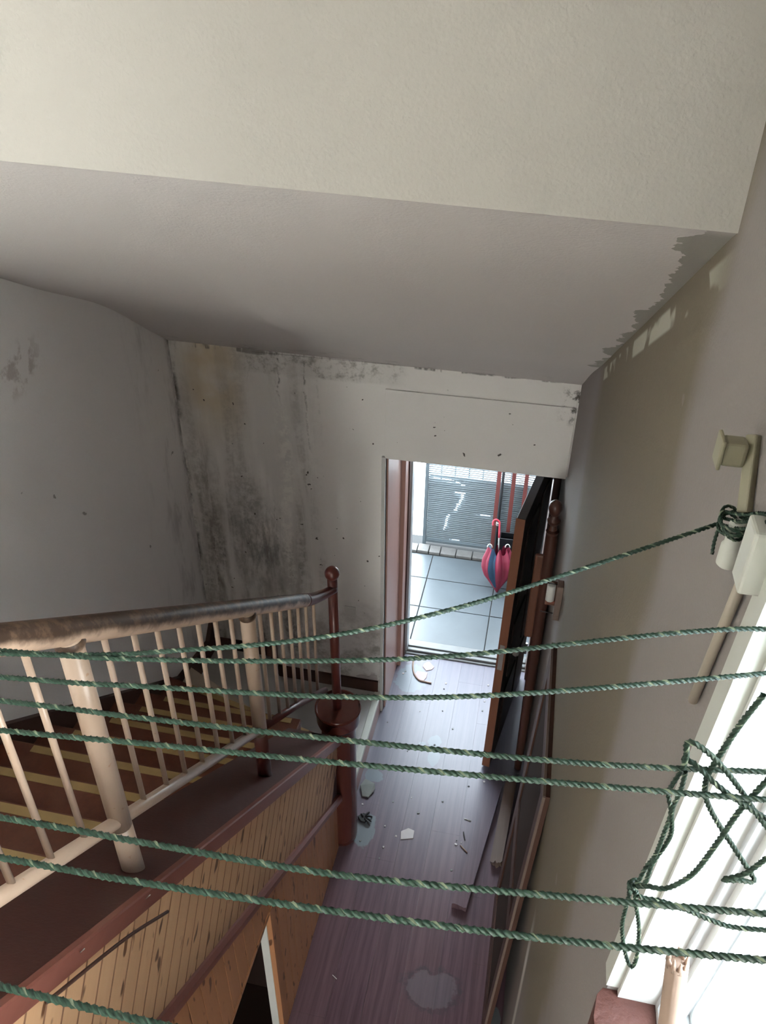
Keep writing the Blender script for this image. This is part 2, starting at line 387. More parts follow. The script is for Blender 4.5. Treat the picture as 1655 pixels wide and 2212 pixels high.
def lathe(name, prof, base, axis, mat, parent=None, n=24):
    """prof: (distance along axis, radius); corners sharper than 40 degrees stay crisp"""
    base = Vector(base); d = Vector(axis).normalized()
    u_ = Vector((0, 0, 1)) if abs(d.z) < 0.95 else Vector((1, 0, 0)); s_ = d.cross(u_).normalized(); t_ = d.cross(s_)
    prof = [(t, max(r, 1e-4)) for t, r in prof]
    runs, cur = [], [prof[0]]
    for i in range(1, len(prof)):
        cur.append(prof[i])
        if i < len(prof) - 1:
            a = Vector((prof[i][0] - prof[i - 1][0], prof[i][1] - prof[i - 1][1])); b = Vector((prof[i + 1][0] - prof[i][0], prof[i + 1][1] - prof[i][1]))
            if a.length > 1e-6 and b.length > 1e-6 and a.angle(b) > math.radians(40): runs.append(cur); cur = [prof[i]]
    runs.append(cur); V, F = [], []
    for rn in runs:
        o_ = len(V)
        for t, r in rn:
            for k in range(n):
                q = 2 * math.pi * k / n; V.append(d * t + (s_ * math.cos(q) + t_ * math.sin(q)) * r)
        for i in range(len(rn) - 1):
            for k in range(n):
                a = o_ + i * n + k; b = o_ + i * n + (k + 1) % n; F.append((a, b, b + n, a + n))
    c0 = len(V)
    for (t, r), flip in ((prof[0], True), (prof[-1], False)):
        o_ = len(V)
        for k in range(n):
            q = 2 * math.pi * k / n; V.append(d * t + (s_ * math.cos(q) + t_ * math.sin(q)) * r)
        F.append(tuple(reversed(range(o_, o_ + n))) if flip else tuple(range(o_, o_ + n)))
    return mesh_obj(name, V, F, mat, parent, True, base)
def spline(pts, per=12):
    P = [Vector(p) for p in pts]; P = [P[0] * 2 - P[1]] + P + [P[-1] * 2 - P[-2]]; out = []
    for i in range(1, len(P) - 2):
        for k in range(per):
            t = k / per; a, b, c, d = P[i - 1], P[i], P[i + 1], P[i + 2]
            out.append(0.5 * (2 * b + (c - a) * t + (2 * a - 5 * b + 4 * c - d) * t * t + (3 * b - a - 3 * c + d) * t ** 3))
    out.append(P[-2]); return out
def resample(pts, step):
    out = [pts[0]]; acc = 0.0
    for a, b in zip(pts, pts[1:]):
        L = (b - a).length; 
        if L < 1e-9: continue
        t = step - acc
        while t <= L:
            out.append(a + (b - a) * (t / L)); t += step
        acc = (acc + L) % step
    if (out[-1] - pts[-1]).length > step * 0.3: out.append(pts[-1])
    return out
def cord(name, pts, r=0.0022, parent=None, pitch=0.015, step=0.0024, n=12, per=14):
    """three-strand twisted cord swept along a curve"""
    P = resample(spline(pts, per), step); base = P[0].copy(); V, F, U = [], [], []; prev = None
    for i, p in enumerate(P):
        d = (P[min(i + 1, len(P) - 1)] - P[max(i - 1, 0)]).normalized()
        if prev is None:
            u = Vector((0, 0, 1)) if abs(d.z) < 0.95 else Vector((1, 0, 0)); s = d.cross(u).normalized()
        else: s = (prev - d * prev.dot(d)).normalized()
        prev = s; t = d.cross(s); ph = 2 * math.pi * i * step / pitch
        for k in range(n + 1):
            q = 2 * math.pi * k / n; rr = r * (1 + 0.20 * math.cos(3 * q))
            V.append(p - base + (s * math.cos(q + ph) + t * math.sin(q + ph)) * rr); U.append((i * step, k / n))
    m = n + 1
    for i in range(len(P) - 1):
        for k in range(n):
            a = i * m + k; F.append((a, a + 1, a + 1 + m, a + m))
    return mesh_obj(name, V, F, 'cord', parent, True, base, U)

def clip_poly(poly, a, b, c):
    """keep a*u + b*v <= c"""
    out = []
    for i in range(len(poly)):
        p, q = poly[i], poly[(i + 1) % len(poly)]; dp = a * p[0] + b * p[1] - c; dq = a * q[0] + b * q[1] - c
        if dp <= 0: out.append(p)
        if dp * dq < 0:
            t = dp / (dp - dq); out.append((p[0] + (q[0] - p[0]) * t, p[1] + (q[1] - p[1]) * t))
    return out
def area(poly): return 0.5 * sum(poly[i][0] * poly[(i + 1) % len(poly)][1] - poly[(i + 1) % len(poly)][0] * poly[i][1] for i in range(len(poly)))
def prism_yz(name, poly, x0, x1, mat, parent, ch=0.0, rotx=0.0, edge=None):
    """(y, z) polygon given depth from x0 (back) to x1 (front, towards +x) with a chamfered front; local axes turned by rotx"""
    if area(poly) < 0: poly = poly[::-1]
    n = len(poly); cy = sum(p[0] for p in poly) / n; cz = sum(p[1] for p in poly) / n
    base = Vector(((x0 + x1) / 2, cy, cz)); Ri = Matrix.Rotation(-rotx, 3, 'X')
    V = [Vector((x0, p[0], p[1])) for p in poly]
    if ch:
        V += [Vector((x1 - ch, p[0], p[1])) for p in poly]
        ins = []
        for i in range(n):
            a, b, c = Vector(poly[i - 1]), Vector(poly[i]), Vector(poly[(i + 1) % n])
            e1 = (b - a).normalized(); e2 = (c - b).normalized(); n1 = Vector((-e1.y, e1.x)); n2 = Vector((-e2.y, e2.x))
            bi = (n1 + n2); bi = bi / max(0.25, 1 + n1.dot(n2)); ins.append(b + bi * ch)
        V += [Vector((x1, p.x, p.y)) for p in ins]
    else: V += [Vector((x1, p[0], p[1])) for p in poly]
    F = [tuple(reversed(range(n)))]; L = len(V) // n
    for k in range(L - 1):
        for i in range(n): F.append((k * n + i, k * n + (i + 1) % n, (k + 1) * n + (i + 1) % n, (k + 1) * n + i))
    F.append(tuple(range((L - 1) * n, L * n)))
    o = bpy.data.objects.new(name, bpy.data.meshes.new(name))
    o.data.from_pydata([tuple(Ri @ (v - base)) for v in V], [], F); o.data.materials.append(M[mat]); o.rotation_euler = (rotx, 0, 0)
    if edge:      # dark colour on side and chamfer faces so the seams read dark
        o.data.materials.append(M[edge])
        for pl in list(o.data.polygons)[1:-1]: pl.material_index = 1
    return link(o, parent, base)
def prism_xy(name, poly, z0, z1, mat, parent=None):
    if area(poly) < 0: poly = poly[::-1]
    n = len(poly); c = Vector((sum(p[0] for p in poly) / n, sum(p[1] for p in poly) / n, z0))
    V = [(p[0] - c.x, p[1] - c.y, 0) for p in poly] + [(p[0] - c.x, p[1] - c.y, z1 - z0) for p in poly]
    F = [tuple(reversed(range(n))), tuple(range(n, 2 * n))] + [(i, (i + 1) % n, n + (i + 1) % n, n + i) for i in range(n)]
    return mesh_obj(name, V, F, mat, parent, loc=c)

# ------------------------------------------------------------------ the setting
XL, XR, YF, YO = -2.05, 0.22, 3.90, 4.60      # left wall, right wall, front wall (inner face, outer face)
XS = -0.83                                     # face of the boarded side of the stairs
TOP = 5.40                                     # ceiling over the landing
YU = 1.09                                      # wall hanging over the flight
floor = struct(box('floor', (-2.05, 0.22, -2.0, 4.60, -0.12, -0.012), 'grout'))
cols = [-0.83, -0.655, -0.48, -0.305, -0.13, 0.045, 0.22]
k = 0
for i in range(len(cols) - 1):
    y = -2.0 - (0.37 * i % 1.0)
    while y < 4.50:
        a, b = max(y, -2.0), min(y + 1.28, 4.50); y += 1.28
        if b - a < 0.03: continue
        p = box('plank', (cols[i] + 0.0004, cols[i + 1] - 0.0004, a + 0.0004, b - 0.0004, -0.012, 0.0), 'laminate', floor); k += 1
    
wl = struct(box('wall_left', (-2.25, XL, -2.2, 4.6, -0.1, TOP), 'left'))
V, F = join(box_vf(XL, XR, -2.2, -2.0, -0.1, 0.25), box_vf(XL, XR, -2.2, -2.0, 2.40, TOP), box_vf(XL, -0.75, -2.2, -2.0, 0.25, 2.40), box_vf(0.14, XR, -2.2, -2.0, 0.25, 2.40))
wb = struct(mesh_obj('wall_back', V, F, 'plain'))
w3 = struct(empty('window_added_back', (-0.3, -2.1, 0.25)), 'unseen glazed opening added at the back end of the corridor for light')  # this back opening is an addition that brings daylight into the corridor
for b in ((-0.75, -0.69, -2.13, -2.07, 0.25, 2.40), (0.08, 0.14, -2.13, -2.07, 0.25, 2.40), (-0.69, 0.08, -2.13, -2.07, 0.25, 0.33), (-0.69, 0.08, -2.13, -2.07, 2.32, 2.40)): box('frame', b, 'white', w3, 0.003)
box('pane', (-0.69, 0.08, -2.102, -2.098, 0.33, 2.32), 'glass', w3)
# right wall with the window opening
WY0, WZ0, WZ1 = -1.70, 3.05, 4.95
def jy(z): return 0.685 - 0.105 * (z - 3.05)      # far jamb is a little out of plumb
def slab_yz(poly, x0, x1):
    n = len(poly); return [(x0, *p) for p in poly] + [(x1, *p) for p in poly], [tuple(range(n)), tuple(reversed(range(n, 2 * n)))] + [(i, i + n, (i + 1) % n + n, (i + 1) % n) for i in range(n)]
LWY0, LWY1, LWZ0, LWZ1 = -1.7, -0.20, 1.10, 2.40      # unseen window under the landing, added to light the lower stairwell
V, F = join(box_vf(XR, 0.44, -2.2, 4.60, -0.1, LWZ0), box_vf(XR, 0.44, -2.2, 4.60, LWZ1, WZ0), box_vf(XR, 0.44, -2.2, LWY0, LWZ0, LWZ1), box_vf(XR, 0.44, LWY1, 4.60, LWZ0, LWZ1), box_vf(XR, 0.44, -2.2, 4.60, WZ1, TOP), box_vf(XR, 0.44, -2.2, WY0, WZ0, WZ1),
            slab_yz([(jy(WZ0), WZ0), (4.60, WZ0), (4.60, WZ1), (jy(WZ1), WZ1)], XR, 0.44))
wr = struct(mesh_obj('wall_right', V, F, 'right'))
V, F = join(box_vf(-2.25, -0.80, YF, YO, -0.1, 2.95), box_vf(-0.80, XR, YF, YO, 2.082, 2.95))
wf = struct(mesh_obj('wall_front', V, F, 'front'))
box('lintel_board', (-0.806, 0.212, YF - 0.012, YF, 2.075, 2.505), 'front', wf, 0.002)
box('upper_strip', (-1.56, 0.212, YF - 0.006, YF, 2.512, 2.648), 'front', wf, 0.002)
box('cover_plate', (-1.065, -0.990, YF - 0.008, YF, 0.855, 0.925), 'plain', wf, 0.003)
box('cover_plate', (-1.050, -1.005, YF - 0.011, YF - 0.008, 0.872, 0.910), 'plain', wf, 0.002)
def topz(x): return 4.102 - 0.0377 * x
V, F = box_vf(XL, XR, YU, YU + 0.14, 4.14, TOP)
V = [(x, y, topz(x) - 0.002 if z < 4.2 else z) for x, y, z in V]
wu = struct(mesh_obj('wall_upper', V, F, 'upper'))
ce = struct(box('ceiling', (XL, XR, -2.2, YU + 0.14, TOP, TOP + 0.12), 'plain'))

# sloping soffit under the flight above, slightly bellied, its lower edge flaring on the left
NU, NV = 46, 60
def sof(u, v):
    x = XL + (XR - XL) * u; y = YU + (YF - YU) * v
    zt = topz(x); zb = 2.668 - 0.035 * u
    z = zt + (zb - zt) * v
    lft = max(0.0, 1 - u / 0.75)
    z += 0.055 * lft * math.sin(math.pi * min(1, v * 1.0)) ** 1.2
    z += 0.046 * math.exp(-((v - 0.80) / 0.13) ** 2) * (1 - 0.75 * u)
    z += 0.006 * mnoise.noise(Vector((x * 1.3, y * 1.6, 2.0)))
    if v == 0 or v == 1: z = zt if v == 0 else zb
    return (x, y, z)
V, F = [], []
for j in range(NV + 1):
    for i in range(NU + 1): V.append(sof(i / NU, j / NV))
nb = len(V)
V += [(a, b, c + 0.16) for a, b, c in V]
W1 = NU + 1
for j in range(NV):
    for i in range(NU):
        q = j * W1 + i; F.append((q, q + W1, q + W1 + 1, q + 1)); F.append((nb + q, nb + q + 1, nb + q + W1 + 1, nb + q + W1))
so = struct(mesh_obj('ceiling_soffit', V, F, 'soffit', smooth=True))
so.name = 'ceiling_sloping'

w2 = struct(empty('window_added_lower', (0.33, -0.7, LWZ0)), 'unseen wide white window added under the landing for light')
for b in ((0.30, 0.35, LWY0, LWY0 + .06, LWZ0, LWZ1), (0.30, 0.35, LWY1 - .06, LWY1, LWZ0, LWZ1), (0.30, 0.35, LWY0 + .06, LWY1 - .06, LWZ0, LWZ0 + .06), (0.30, 0.35, LWY0 + .06, LWY1 - .06, LWZ1 - .06, LWZ1), (0.30, 0.35, -1.055, -0.995, LWZ0 + .06, LWZ1 - .06)): box('frame', b, 'white', w2, 0.003)
for a_, b_ in ((LWY0 + .06, -1.055), (-0.995, LWY1 - .06)): box('pane', (0.322, 0.326, a_, b_, LWZ0 + .06, LWZ1 - .06), 'glass', w2)

# landing the photograph is taken from, and the slab edge
struct(box('floor_landing', (XL, XR, -2.0, 0.36, 2.62, 2.80), 'greytread'))

# ------------------------------------------------------------------ door opening
tr = struct(empty('trim_1', (-0.80, YF, 0)), 'brown wooden lining and frame of the front doorway')
box('casing', (-0.822, -0.800, YF - 0.016, YF + 0.03, 0, 2.085), 'white', tr, 0.003)
box('lining', (-0.802, -0.790, YF + 0.03, 4.36, 0, 2.08), 'casing', tr, 0.002)
box('jamb', (-0.802, -0.762, 4.36, 4.47, 0, 2.08), 'casing', tr, 0.004)
box('jamb', (-0.802, -0.752, 4.47, 4.52, 0, 2.08), 'darkwood', tr, 0.004)
box('jamb', (-0.802, -0.742, 4.52, 4.60, 0, 2.08), 'alu', tr, 0.003)
box('jamb', (0.170, 0.218, 4.42, 4.60, 0, 2.08), 'darkwood', tr, 0.004)
box('head', (-0.79, 0.22, 4.42, 4.56, 2.03, 2.081), 'darkwood', tr, 0.004)
th = struct(empty('trim_2', (-0.4, 4.55, 0)), 'pale stone threshold with two ridges')
box('sill_stone', (-0.80, 0.22, 4.50, 4.66, -0.10, 0.012), 'threshold', th, 0.006)
box('ridge', (-0.742, 0.168, 4.520, 4.548, 0.012, 0.030), 'threshold', th, 0.008, 3)
box('ridge', (-0.742, 0.168, 4.575, 4.620, 0.012, 0.024), 'threshold', th, 0.008, 3)

d1 = struct(empty('door_1', (0.157, 4.43, 0.01)), 'dark brown front door standing open against the corridor side')
DX0, DX1, DY0, DY1 = 0.103, 0.155, 3.54, 4.43
lf = box('leaf', (DX0 + 0.004, DX1, DY0 + 0.004, DY1, 0.012, 2.0), 'doordark', d1, 0.003)
ed = box('leading_edge', (DX0 + 0.001, DX1 - 0.001, DY0, DY0 + 0.004, 0.012, 1.999), 'orangewood', d1)
for z0, z1 in ((0.18, 0.62), (0.74, 1.18), (1.30, 1.86)):
    for (y0, y1) in ((3.66, 3.96), (4.04, 4.33)):
        box('door_panel', (DX1 - 0.001, DX1 + 0.010, y0, y1, z0, z1), 'doordark', d1, 0.006)
lp = box('lock_plate', (DX0 + 0.012, DX1 - 0.012, DY0 - 0.002, DY0 + 0.001, 0.90, 1.10), 'steel', d1)
kn = lathe('door_knob', [(0, 0.011), (0.03, 0.011), (0.034, 0.022), (0.052, 0.027), (0.066, 0.018), (0.07, 0.002)], (DX1, 3.60, 1.02), (1, 0, 0), 'steel', d1, 16)
for z in (0.25, 1.0, 1.75): lathe('hinge', [(0, 0.009), (0.10, 0.009)], (0.160, 4.437, z), (0, 0, 1), 'steel', d1, 10)

d1.location.x -= 0.014; d1.rotation_euler = (0, 0.014, -0.163)      # the leaf hangs slightly out of plumb

# ------------------------------------------------------------------ staircase
stair = empty('staircase', (-1.45, 2.0, 0))
tag(stair, 'dark red-brown staircase with yellow nosing strips and pine boarded side', 'staircase')
XI = -1.09      # inner edge of the sloping cap
RI, GO = 0.188, 0.252
def nose(i): return 1.886 + GO * i, 1.674 - RI * i
for i in range(4, -6, -1):
    yn, zn = nose(i)
    t = box('tread', (XL + 0.035, XI + 0.03, yn - GO - 0.02, yn + 0.012, zn - 0.035, zn), 'tread', stair, 0.004)
    box('riser', (XL + 0.035, XI + 0.03, yn - 0.025, yn, zn - RI + 0.001, zn - 0.034), 'tread', stair)
    box('nosing_strip', (-1.86 + random.uniform(-.015, .015), -1.10 + random.uniform(-.012, .012), yn - 0.030, yn + 0.004, zn, zn + 0.003), 'strip', t, 0.001)
# winders round the newel
PV = (-0.95, 2.97)
def wpt(deg):
    a = math.radians(deg); dx, dy = -math.sin(a), math.cos(a)
    t = min((XL + 0.035 - PV[0]) / dx if dx < -1e-6 else 9, (YF - PV[1]) / dy if dy > 1e-6 else 9)
    return (PV[0] + dx * t, PV[1] + dy * t)
cornerdeg = math.degrees(math.atan2(-(XL + 0.035 - PV[0]), YF - PV[1]))
wa = [0, 36, 64, 77, 90]; wm = ['greytread', 'greytread', 'beigetread', 'tread']
for k in range(4):
    a, b = wa[k], wa[k + 1]; z = 0.184 * (k + 1)
    poly = [PV, wpt(a)]
    if a < cornerdeg < b: poly.append((XL + 0.035, YF))
    poly.append(wpt(b))
    if k == 0: poly = [(PV[0], YF), wpt(b), PV, (PV[0] + 0.0, 2.80), (-0.835, 2.80), (-0.835, YF)]
    t = prism_xy('winder_tread', poly, z - 0.183, z, wm[k], stair)
    if k == 3:
        p, q = wpt(a), PV; dv = Vector((q[0] - p[0], q[1] - p[1])).normalized(); nv = Vector((-dv.y, dv.x))
        c = [Vector(p) + dv * 0.16, Vector(q) - dv * 0.10]
        if nv.y > 0: nv = -nv
        prism_xy('nosing_strip', [tuple(c[0]), tuple(c[1]), tuple(c[1] + nv * 0.035), tuple(c[0] + nv * 0.035)], z, z + 0.003, 'strip', t)
tag_edge = box('edge_trim', (-0.845, -0.815, 3.02, YF - 0.01, 0.0, 0.155), 'redwood', stair, 0.003)
box('edge_nosing', (-0.858, -0.812, 3.02, YF - 0.012, 0.155, 0.189), 'offwhite', stair, 0.005)
# sloping cap on the open side
def capz(y): return 3.255 - 0.817 * y
def modz(y): return 2.655 - 0.775 * y     # top line of the moulding
Y0, Y1 = 0.34, 2.78
prism_yz('cap', [(Y0, capz(Y0)), (Y1, capz(Y1)), (Y1, capz(Y1) - 0.05), (Y0, capz(Y0) - 0.05)], XI, XS + 0.012, 'cap', stair)
prism_yz('fascia', [(Y0, capz(Y0) + 0.004), (Y1, capz(Y1) + 0.004), (Y1, capz(Y1) - 0.066), (Y0, capz(Y0) - 0.066)], XS + 0.0125, XS + 0.032, 'fascia', stair, 0.004)
mo = prism_yz('moulding', [(Y0, modz(Y0)), (Y1, modz(Y1)), (Y1, modz(Y1) - 0.062), (Y0, modz(Y0) - 0.062)], XS - 0.01, XS + 0.034, 'fascia', stair, 0.012)
# strip of the fascia that has sprung loose
tube('sprung_strip', spline([(XS + 0.036, 0.62, capz(0.62) - 0.075), (XS + 0.040, 0.86, capz(0.86) - 0.085), (XS + 0.046, 1.03, capz(1.03) - 0.115)], 6), 0.0045, 'leafwood', stair, 6)
for yy in (0.74, 0.98, 1.24):
    tube('wire_nail', [(XS + 0.030, yy, capz(yy) - 0.02), (XS + 0.050, yy - 0.004, capz(yy) + 0.012)], 0.0013, 'steel', stair, 6)
prism_yz('backing_panel', [(0.40, capz(0.40) - 0.05), (2.775, capz(2.775) - 0.05), (2.775, modz(2.775) - 0.03), (0.40, modz(0.40) - 0.03)], XS - 0.006, XS + 0.004, 'darkwood', stair)
# upper boards, square to the slope
sl = 0.80; nn = math.hypot(1, sl); u = (1 / nn, -sl / nn); v = (sl / nn, 1 / nn); rot = -math.atan(sl)
# (local z of a board follows v)
rotx = math.atan2(-v[0], v[1])
s = -1.95; bw = 0.076
while s < 3.6:
    o0 = (0.0, 3.2)
    poly = [(o0[0] + u[0] * a + v[0] * b, o0[1] + u[1] * a + v[1] * b) for a, b in ((s, -2), (s + bw - 0.0012, -2), (s + bw - 0.0012, 2), (s, 2))]
    poly = clip_poly(poly, 0.817, 1, 3.255 - 0.060); poly = clip_poly(poly, -0.775, -1, -(2.655 - 0.03)) if poly else poly
    poly = clip_poly(poly, 1, 0, 2.775) if poly else poly; poly = clip_poly(poly, -1, 0, -0.40) if poly else poly
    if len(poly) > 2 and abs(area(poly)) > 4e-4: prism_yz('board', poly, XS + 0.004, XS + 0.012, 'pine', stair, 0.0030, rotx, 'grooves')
    s += bw
# lower boards, upright, with the low doorway under the stairs
DYR, DZT = 1.735, 1.09
y = 0.42; lw = 0.082
while y < 2.78:
    poly = [(y, 0.0), (y + lw - 0.0034, 0.0), (y + lw - 0.0034, 3), (y, 3)]
    poly = clip_poly(poly, 0.775, 1, 2.655 - 0.045)
    poly = clip_poly(poly, 1, 0, 2.775)
    parts = []
    if poly:
        A = clip_poly(poly, -1, 0, -DYR)
        B = clip_poly(poly, 1, 0, DYR); B = clip_poly(B, 0, -1, -DZT) if B else B
        parts = [A, B]
    for q in parts:
        if len(q) > 2 and abs(area(q)) > 4e-4: prism_yz('board', q, XS - 0.018, XS, 'pine_low', stair, 0.001)
    y += lw
box('doorway_edge', (XS - 0.018, XS + 0.006, DYR - 0.014, DYR + 0.016, 0.0, DZT + 0.01), 'pine_low', stair, 0.002)
box('recess_floor', (XS - 0.30, XS - 0.03, 0.42, DYR + 0.2, 0.0005, 0.006), 'doordark', stair)  # dark floor, end and back panels put in so the recess looks shaded
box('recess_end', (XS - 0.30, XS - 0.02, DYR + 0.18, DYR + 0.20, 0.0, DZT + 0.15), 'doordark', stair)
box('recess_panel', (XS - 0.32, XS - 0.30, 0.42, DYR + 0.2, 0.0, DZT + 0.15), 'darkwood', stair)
box('doorway_lining', (XS - 0.055, XS - 0.018, DYR - 0.016, DYR + 0.004, 0.0, DZT), 'white', stair, 0.003)
box('doorway_lintel', (XS - 0.02, XS + 0.004, 0.42, DYR - 0.014, DZT - 0.012, DZT + 0.012), 'pine_low', stair, 0.002)
# wall string along the left wall
def strz(y): return 1.703 - 0.79 * (y - 1.927) + 0.02
prism_yz('wall_string', [(0.36, strz(0.36)), (3.36, strz(3.36)), (3.36, strz(3.36) - 0.26), (0.36, strz(0.36) - 0.26)], XL, XL + 0.035, 'leafwood', stair)
prism_yz('wall_string', [(3.36, 0.59), (3.80, 0.50), (3.885, 0.60), (3.885, 0.36), (3.36, 0.20)], XL, XL + 0.03, 'leafwood', stair)
bb = struct(empty('baseboard_front', (-1.3, YF, 0.18)), 'dark brown skirting stepping down the front wall')
box('skirting', (-1.60, -0.835, YF - 0.018, YF, 0.184, 0.284), 'darkwood', bb, 0.003)
box('skirting', (XL + 0.03, -1.60, YF - 0.018, YF, 0.368, 0.462), 'darkwood', bb, 0.003)
box('skirting', (-1.64, -1.56, YF - 0.022, YF, 0.20, 0.47), 'darkwood', bb, 0.003)
# torn paint above the skirting
prism = [(-0.99, 0.300), (-0.955, 0.315), (-0.90, 0.312), (-0.88, 0.335), (-0.845, 0.33), (-0.838, 0.285), (-0.99, 0.284)]
V = [(x, YF - 0.004, z) for x, z in prism] + [(x, YF, z) for x, z in prism]; n = len(prism)
mesh_obj('peeled_paint', V, [tuple(range(n))] + [(i, i + n, (i + 1) % n + n, (i + 1) % n) for i in range(n)], 'flake', wf)

# ------------------------------------------------------------------ railing
rail = empty('stair_railing', (-0.9, 2.86, 0))
tag(rail, 'cream tubular stair railing with worn handrail and maroon ball-topped newel', 'railing')
RX = -0.90
NX, NY = -0.832, 2.865
def hz(y): return 3.226 - 0.762 * (y - 1.069)
def bz(y): return 2.572 - 0.745 * (y - 1.091)
hp = [(RX, y, hz(y)) for y in (0.30, 0.7, 1.1, 1.5, 1.9, 2.3, 2.55)] + [(RX + 0.012, 2.68, hz(2.68) + 0.005), (RX + 0.035, 2.78, hz(2.78) + 0.03), (NX, NY, hz(2.84) + 0.05)]
hs = spline(hp, 8); cut = [i for i, q in enumerate(hs) if q.y > 2.60][0]
tube('handrail', hs[:cut + 1], 0.031, 'handrail', rail, 20)
tube('handrail_end', hs[cut:], [0.0305 - 0.0095 * i / (len(hs) - cut - 1) for i in range(len(hs) - cut)], 'maroonpipe', rail, 20)
tube('bottom_rail', [(RX, y, bz(y)) for y in (0.30, 1.2, 1.99)], 0.0175, 'cream', rail, 14)
tube('bottom_rail', [(RX, 1.99, bz(1.99)), (RX, 2.5, bz(2.5)), (RX + 0.02, 2.80, bz(2.80))], 0.0165, 'maroonpipe', rail, 14)
for py in (1.088, 1.993):
    tube('post', [(RX, py, bz(py) - 0.02), (RX, py, hz(py))], 0.0275, 'cream', rail, 20)
    tube('post_foot', [(RX, py + 0.001, capz(py) - 0.015), (RX, py, bz(py) - 0.02)], [0.029, 0.0276], 'cream' if py < 1.5 else 'maroonpipe', rail, 20)
    lathe('weld_collar', [(0, 0.030), (0.012, 0.033), (0.024, 0.028)], (RX, py, hz(py) - 0.045), (0, 0, 1), 'handrail', rail, 18)
bys = [0.52, 0.63, 0.74, 0.85, 0.958, 1.20, 1.315, 1.42, 1.53, 1.64, 1.75, 1.86, 2.102, 2.212, 2.31, 2.418, 2.522, 2.628, 2.74]
bal0 = None
for yb in bys:
    L = hz(yb) - bz(yb)
    if bal0 is None:
        v_, f_ = tube_vf([(0, 0, 0), (0, 0, 1)], 0.0078, 10); b = mesh_obj('baluster', v_, f_, 'cream', None, True, (RX, yb, bz(yb)))
        bal0 = b; b.parent = rail; b.matrix_parent_inverse = PINV[rail.name]; b.scale.z = L
    else:
        b = bal0.copy(); COL.objects.link(b); b.location = (RX, yb, bz(yb)); b.scale.z = L
# newel: fluted drum, dished cap, tube with ball
nw = lathe('newel_drum', [(0, 0.082), (0.02, 0.092), (0.06, 0.094), (0.40, 0.094), (0.98, 0.094), (1.00, 0.098)], (NX, NY, 0.0), (0, 0, 1), 'newelwood', rail, 36)
cp = lathe('newel_cap', [(0, 0.096), (0.012, 0.112), (0.030, 0.117), (0.100, 0.120), (0.108, 0.125), (0.120, 0.125), (0.124, 0.122), (0.124, 0.116), (0.116, 0.112), (0.114, 0.0)], (NX, NY, 1.00), (0, 0, 1), 'newelwood', rail, 40)
tube('newel_tube', [(NX - 0.004, NY, 1.10), (NX - 0.008, NY, 1.985)], 0.024, 'maroonpipe', rail, 20)
bl = lathe('ball_finial', [(0.0, 0.018)] + [(0.008 + 0.036 * (1 - math.cos(a)), 0.036 * math.sin(a)) for a in [math.pi * (0.16 + 0.84 * k / 12) for k in range(13)]], (NX - 0.008, NY, 1.975), (0, 0, 1), 'maroonpipe', rail, 24)

# ------------------------------------------------------------------ porch beyond the door
pf = struct(box('floor_porch', (-3.2, 0.30, 4.60, 6.10, -0.12, -0.006), 'grout'))
pcols = [-3.09, -2.50, -1.915, -1.328, -0.742, -0.155, 0.25]; prow = [4.665, 5.08, 5.465, 5.81]
for i in range(len(pcols) - 1):
    for j in range(len(prow) - 1):
        t = box('tile', (pcols[i] + 0.004, pcols[i + 1] - 0.004, prow[j] + 0.004, prow[j + 1] - 0.004, -0.006, 0.0 + random.uniform(-0.001, 0.001)), 'tile', pf)
        bevel(t, 0.0015, 1)
k = -1.0
while k < 0.28:
    w = random.uniform(0.09, 0.15)
    b = box('brick', (k, k + w - 0.008, 5.82, 5.925 + random.uniform(-.01, .01), -0.006, 0.022 + random.uniform(-.006, .010)), 'brick', pf, 0.005); k += w
struct(box('wall_porch_right', (0.25, 0.45, 4.6, 6.3, -0.1, 2.75), 'concrete'))
struct(box('ceiling_porch', (-2.2, 0.45, 4.6, 5.40, 2.62, 2.75), 'concrete'))
struct(box('wall_porch_left_added', (-2.2, -2.0, 4.6, 6.0, -0.1, 2.62), 'concrete'))  # unseen side wall added to dim the porch
struct(box('ground_back', (-14, 0.45, -16, -2.2, -0.25, -0.13), 'ground'))
struct(box('ground', (-14, 14, 6.1, 30, -0.25, -0.13), 'ground'))
gs = struct(box('ground_side', (0.45, 14, -14, 6.1, -0.25, -0.13), 'ground'))
struct(box('ground_porch_side', (-14, -3.2, 4.6, 6.1, -0.25, -0.13), 'ground'))

gate = empty('slatted_gate', (-0.4, 5.97, 0.0))
tag(gate, 'grey slatted metal gate with torn backing sheet across the porch', 'gate')
GY = 5.975; GX0, GX1, GZ0, GZ1 = -0.868, 0.24, 0.030, 1.75
for x in (GX0, GX1 - 0.03): box('stile', (x, x + 0.03, GY - 0.02, GY + 0.02, GZ0 - 0.035, GZ1), 'gate', gate, 0.003)
for z in (GZ0, GZ1 - 0.03): box('cross_rail', (GX0 + 0.03, GX1 - 0.03, GY - 0.014, GY + 0.044, z, z + 0.028), 'gate', gate, 0.003)
x = -0.732
while x < GX1 - 0.04:
    box('bar', (x - 0.007, x + 0.007, GY + 0.030, GY + 0.042, GZ0, GZ1), 'gate', gate); x += 0.1215
V, F = [], []
z = GZ0 + 0.03
while z < GZ1 - 0.03:
    a, b = box_vf(GX0 + 0.03, GX1 - 0.03, GY + 0.007, GY + 0.013, z, z + 0.0105); n = len(V); V += a; F += [tuple(i + n for i in q) for q in b]; z += 0.0205
sm = mesh_obj('slat_screen', [Vector(q) - Vector((0, GY, 0)) for q in V], F, 'slats', gate, loc=(0, GY, 0)); sm['kind'] = 'stuff'
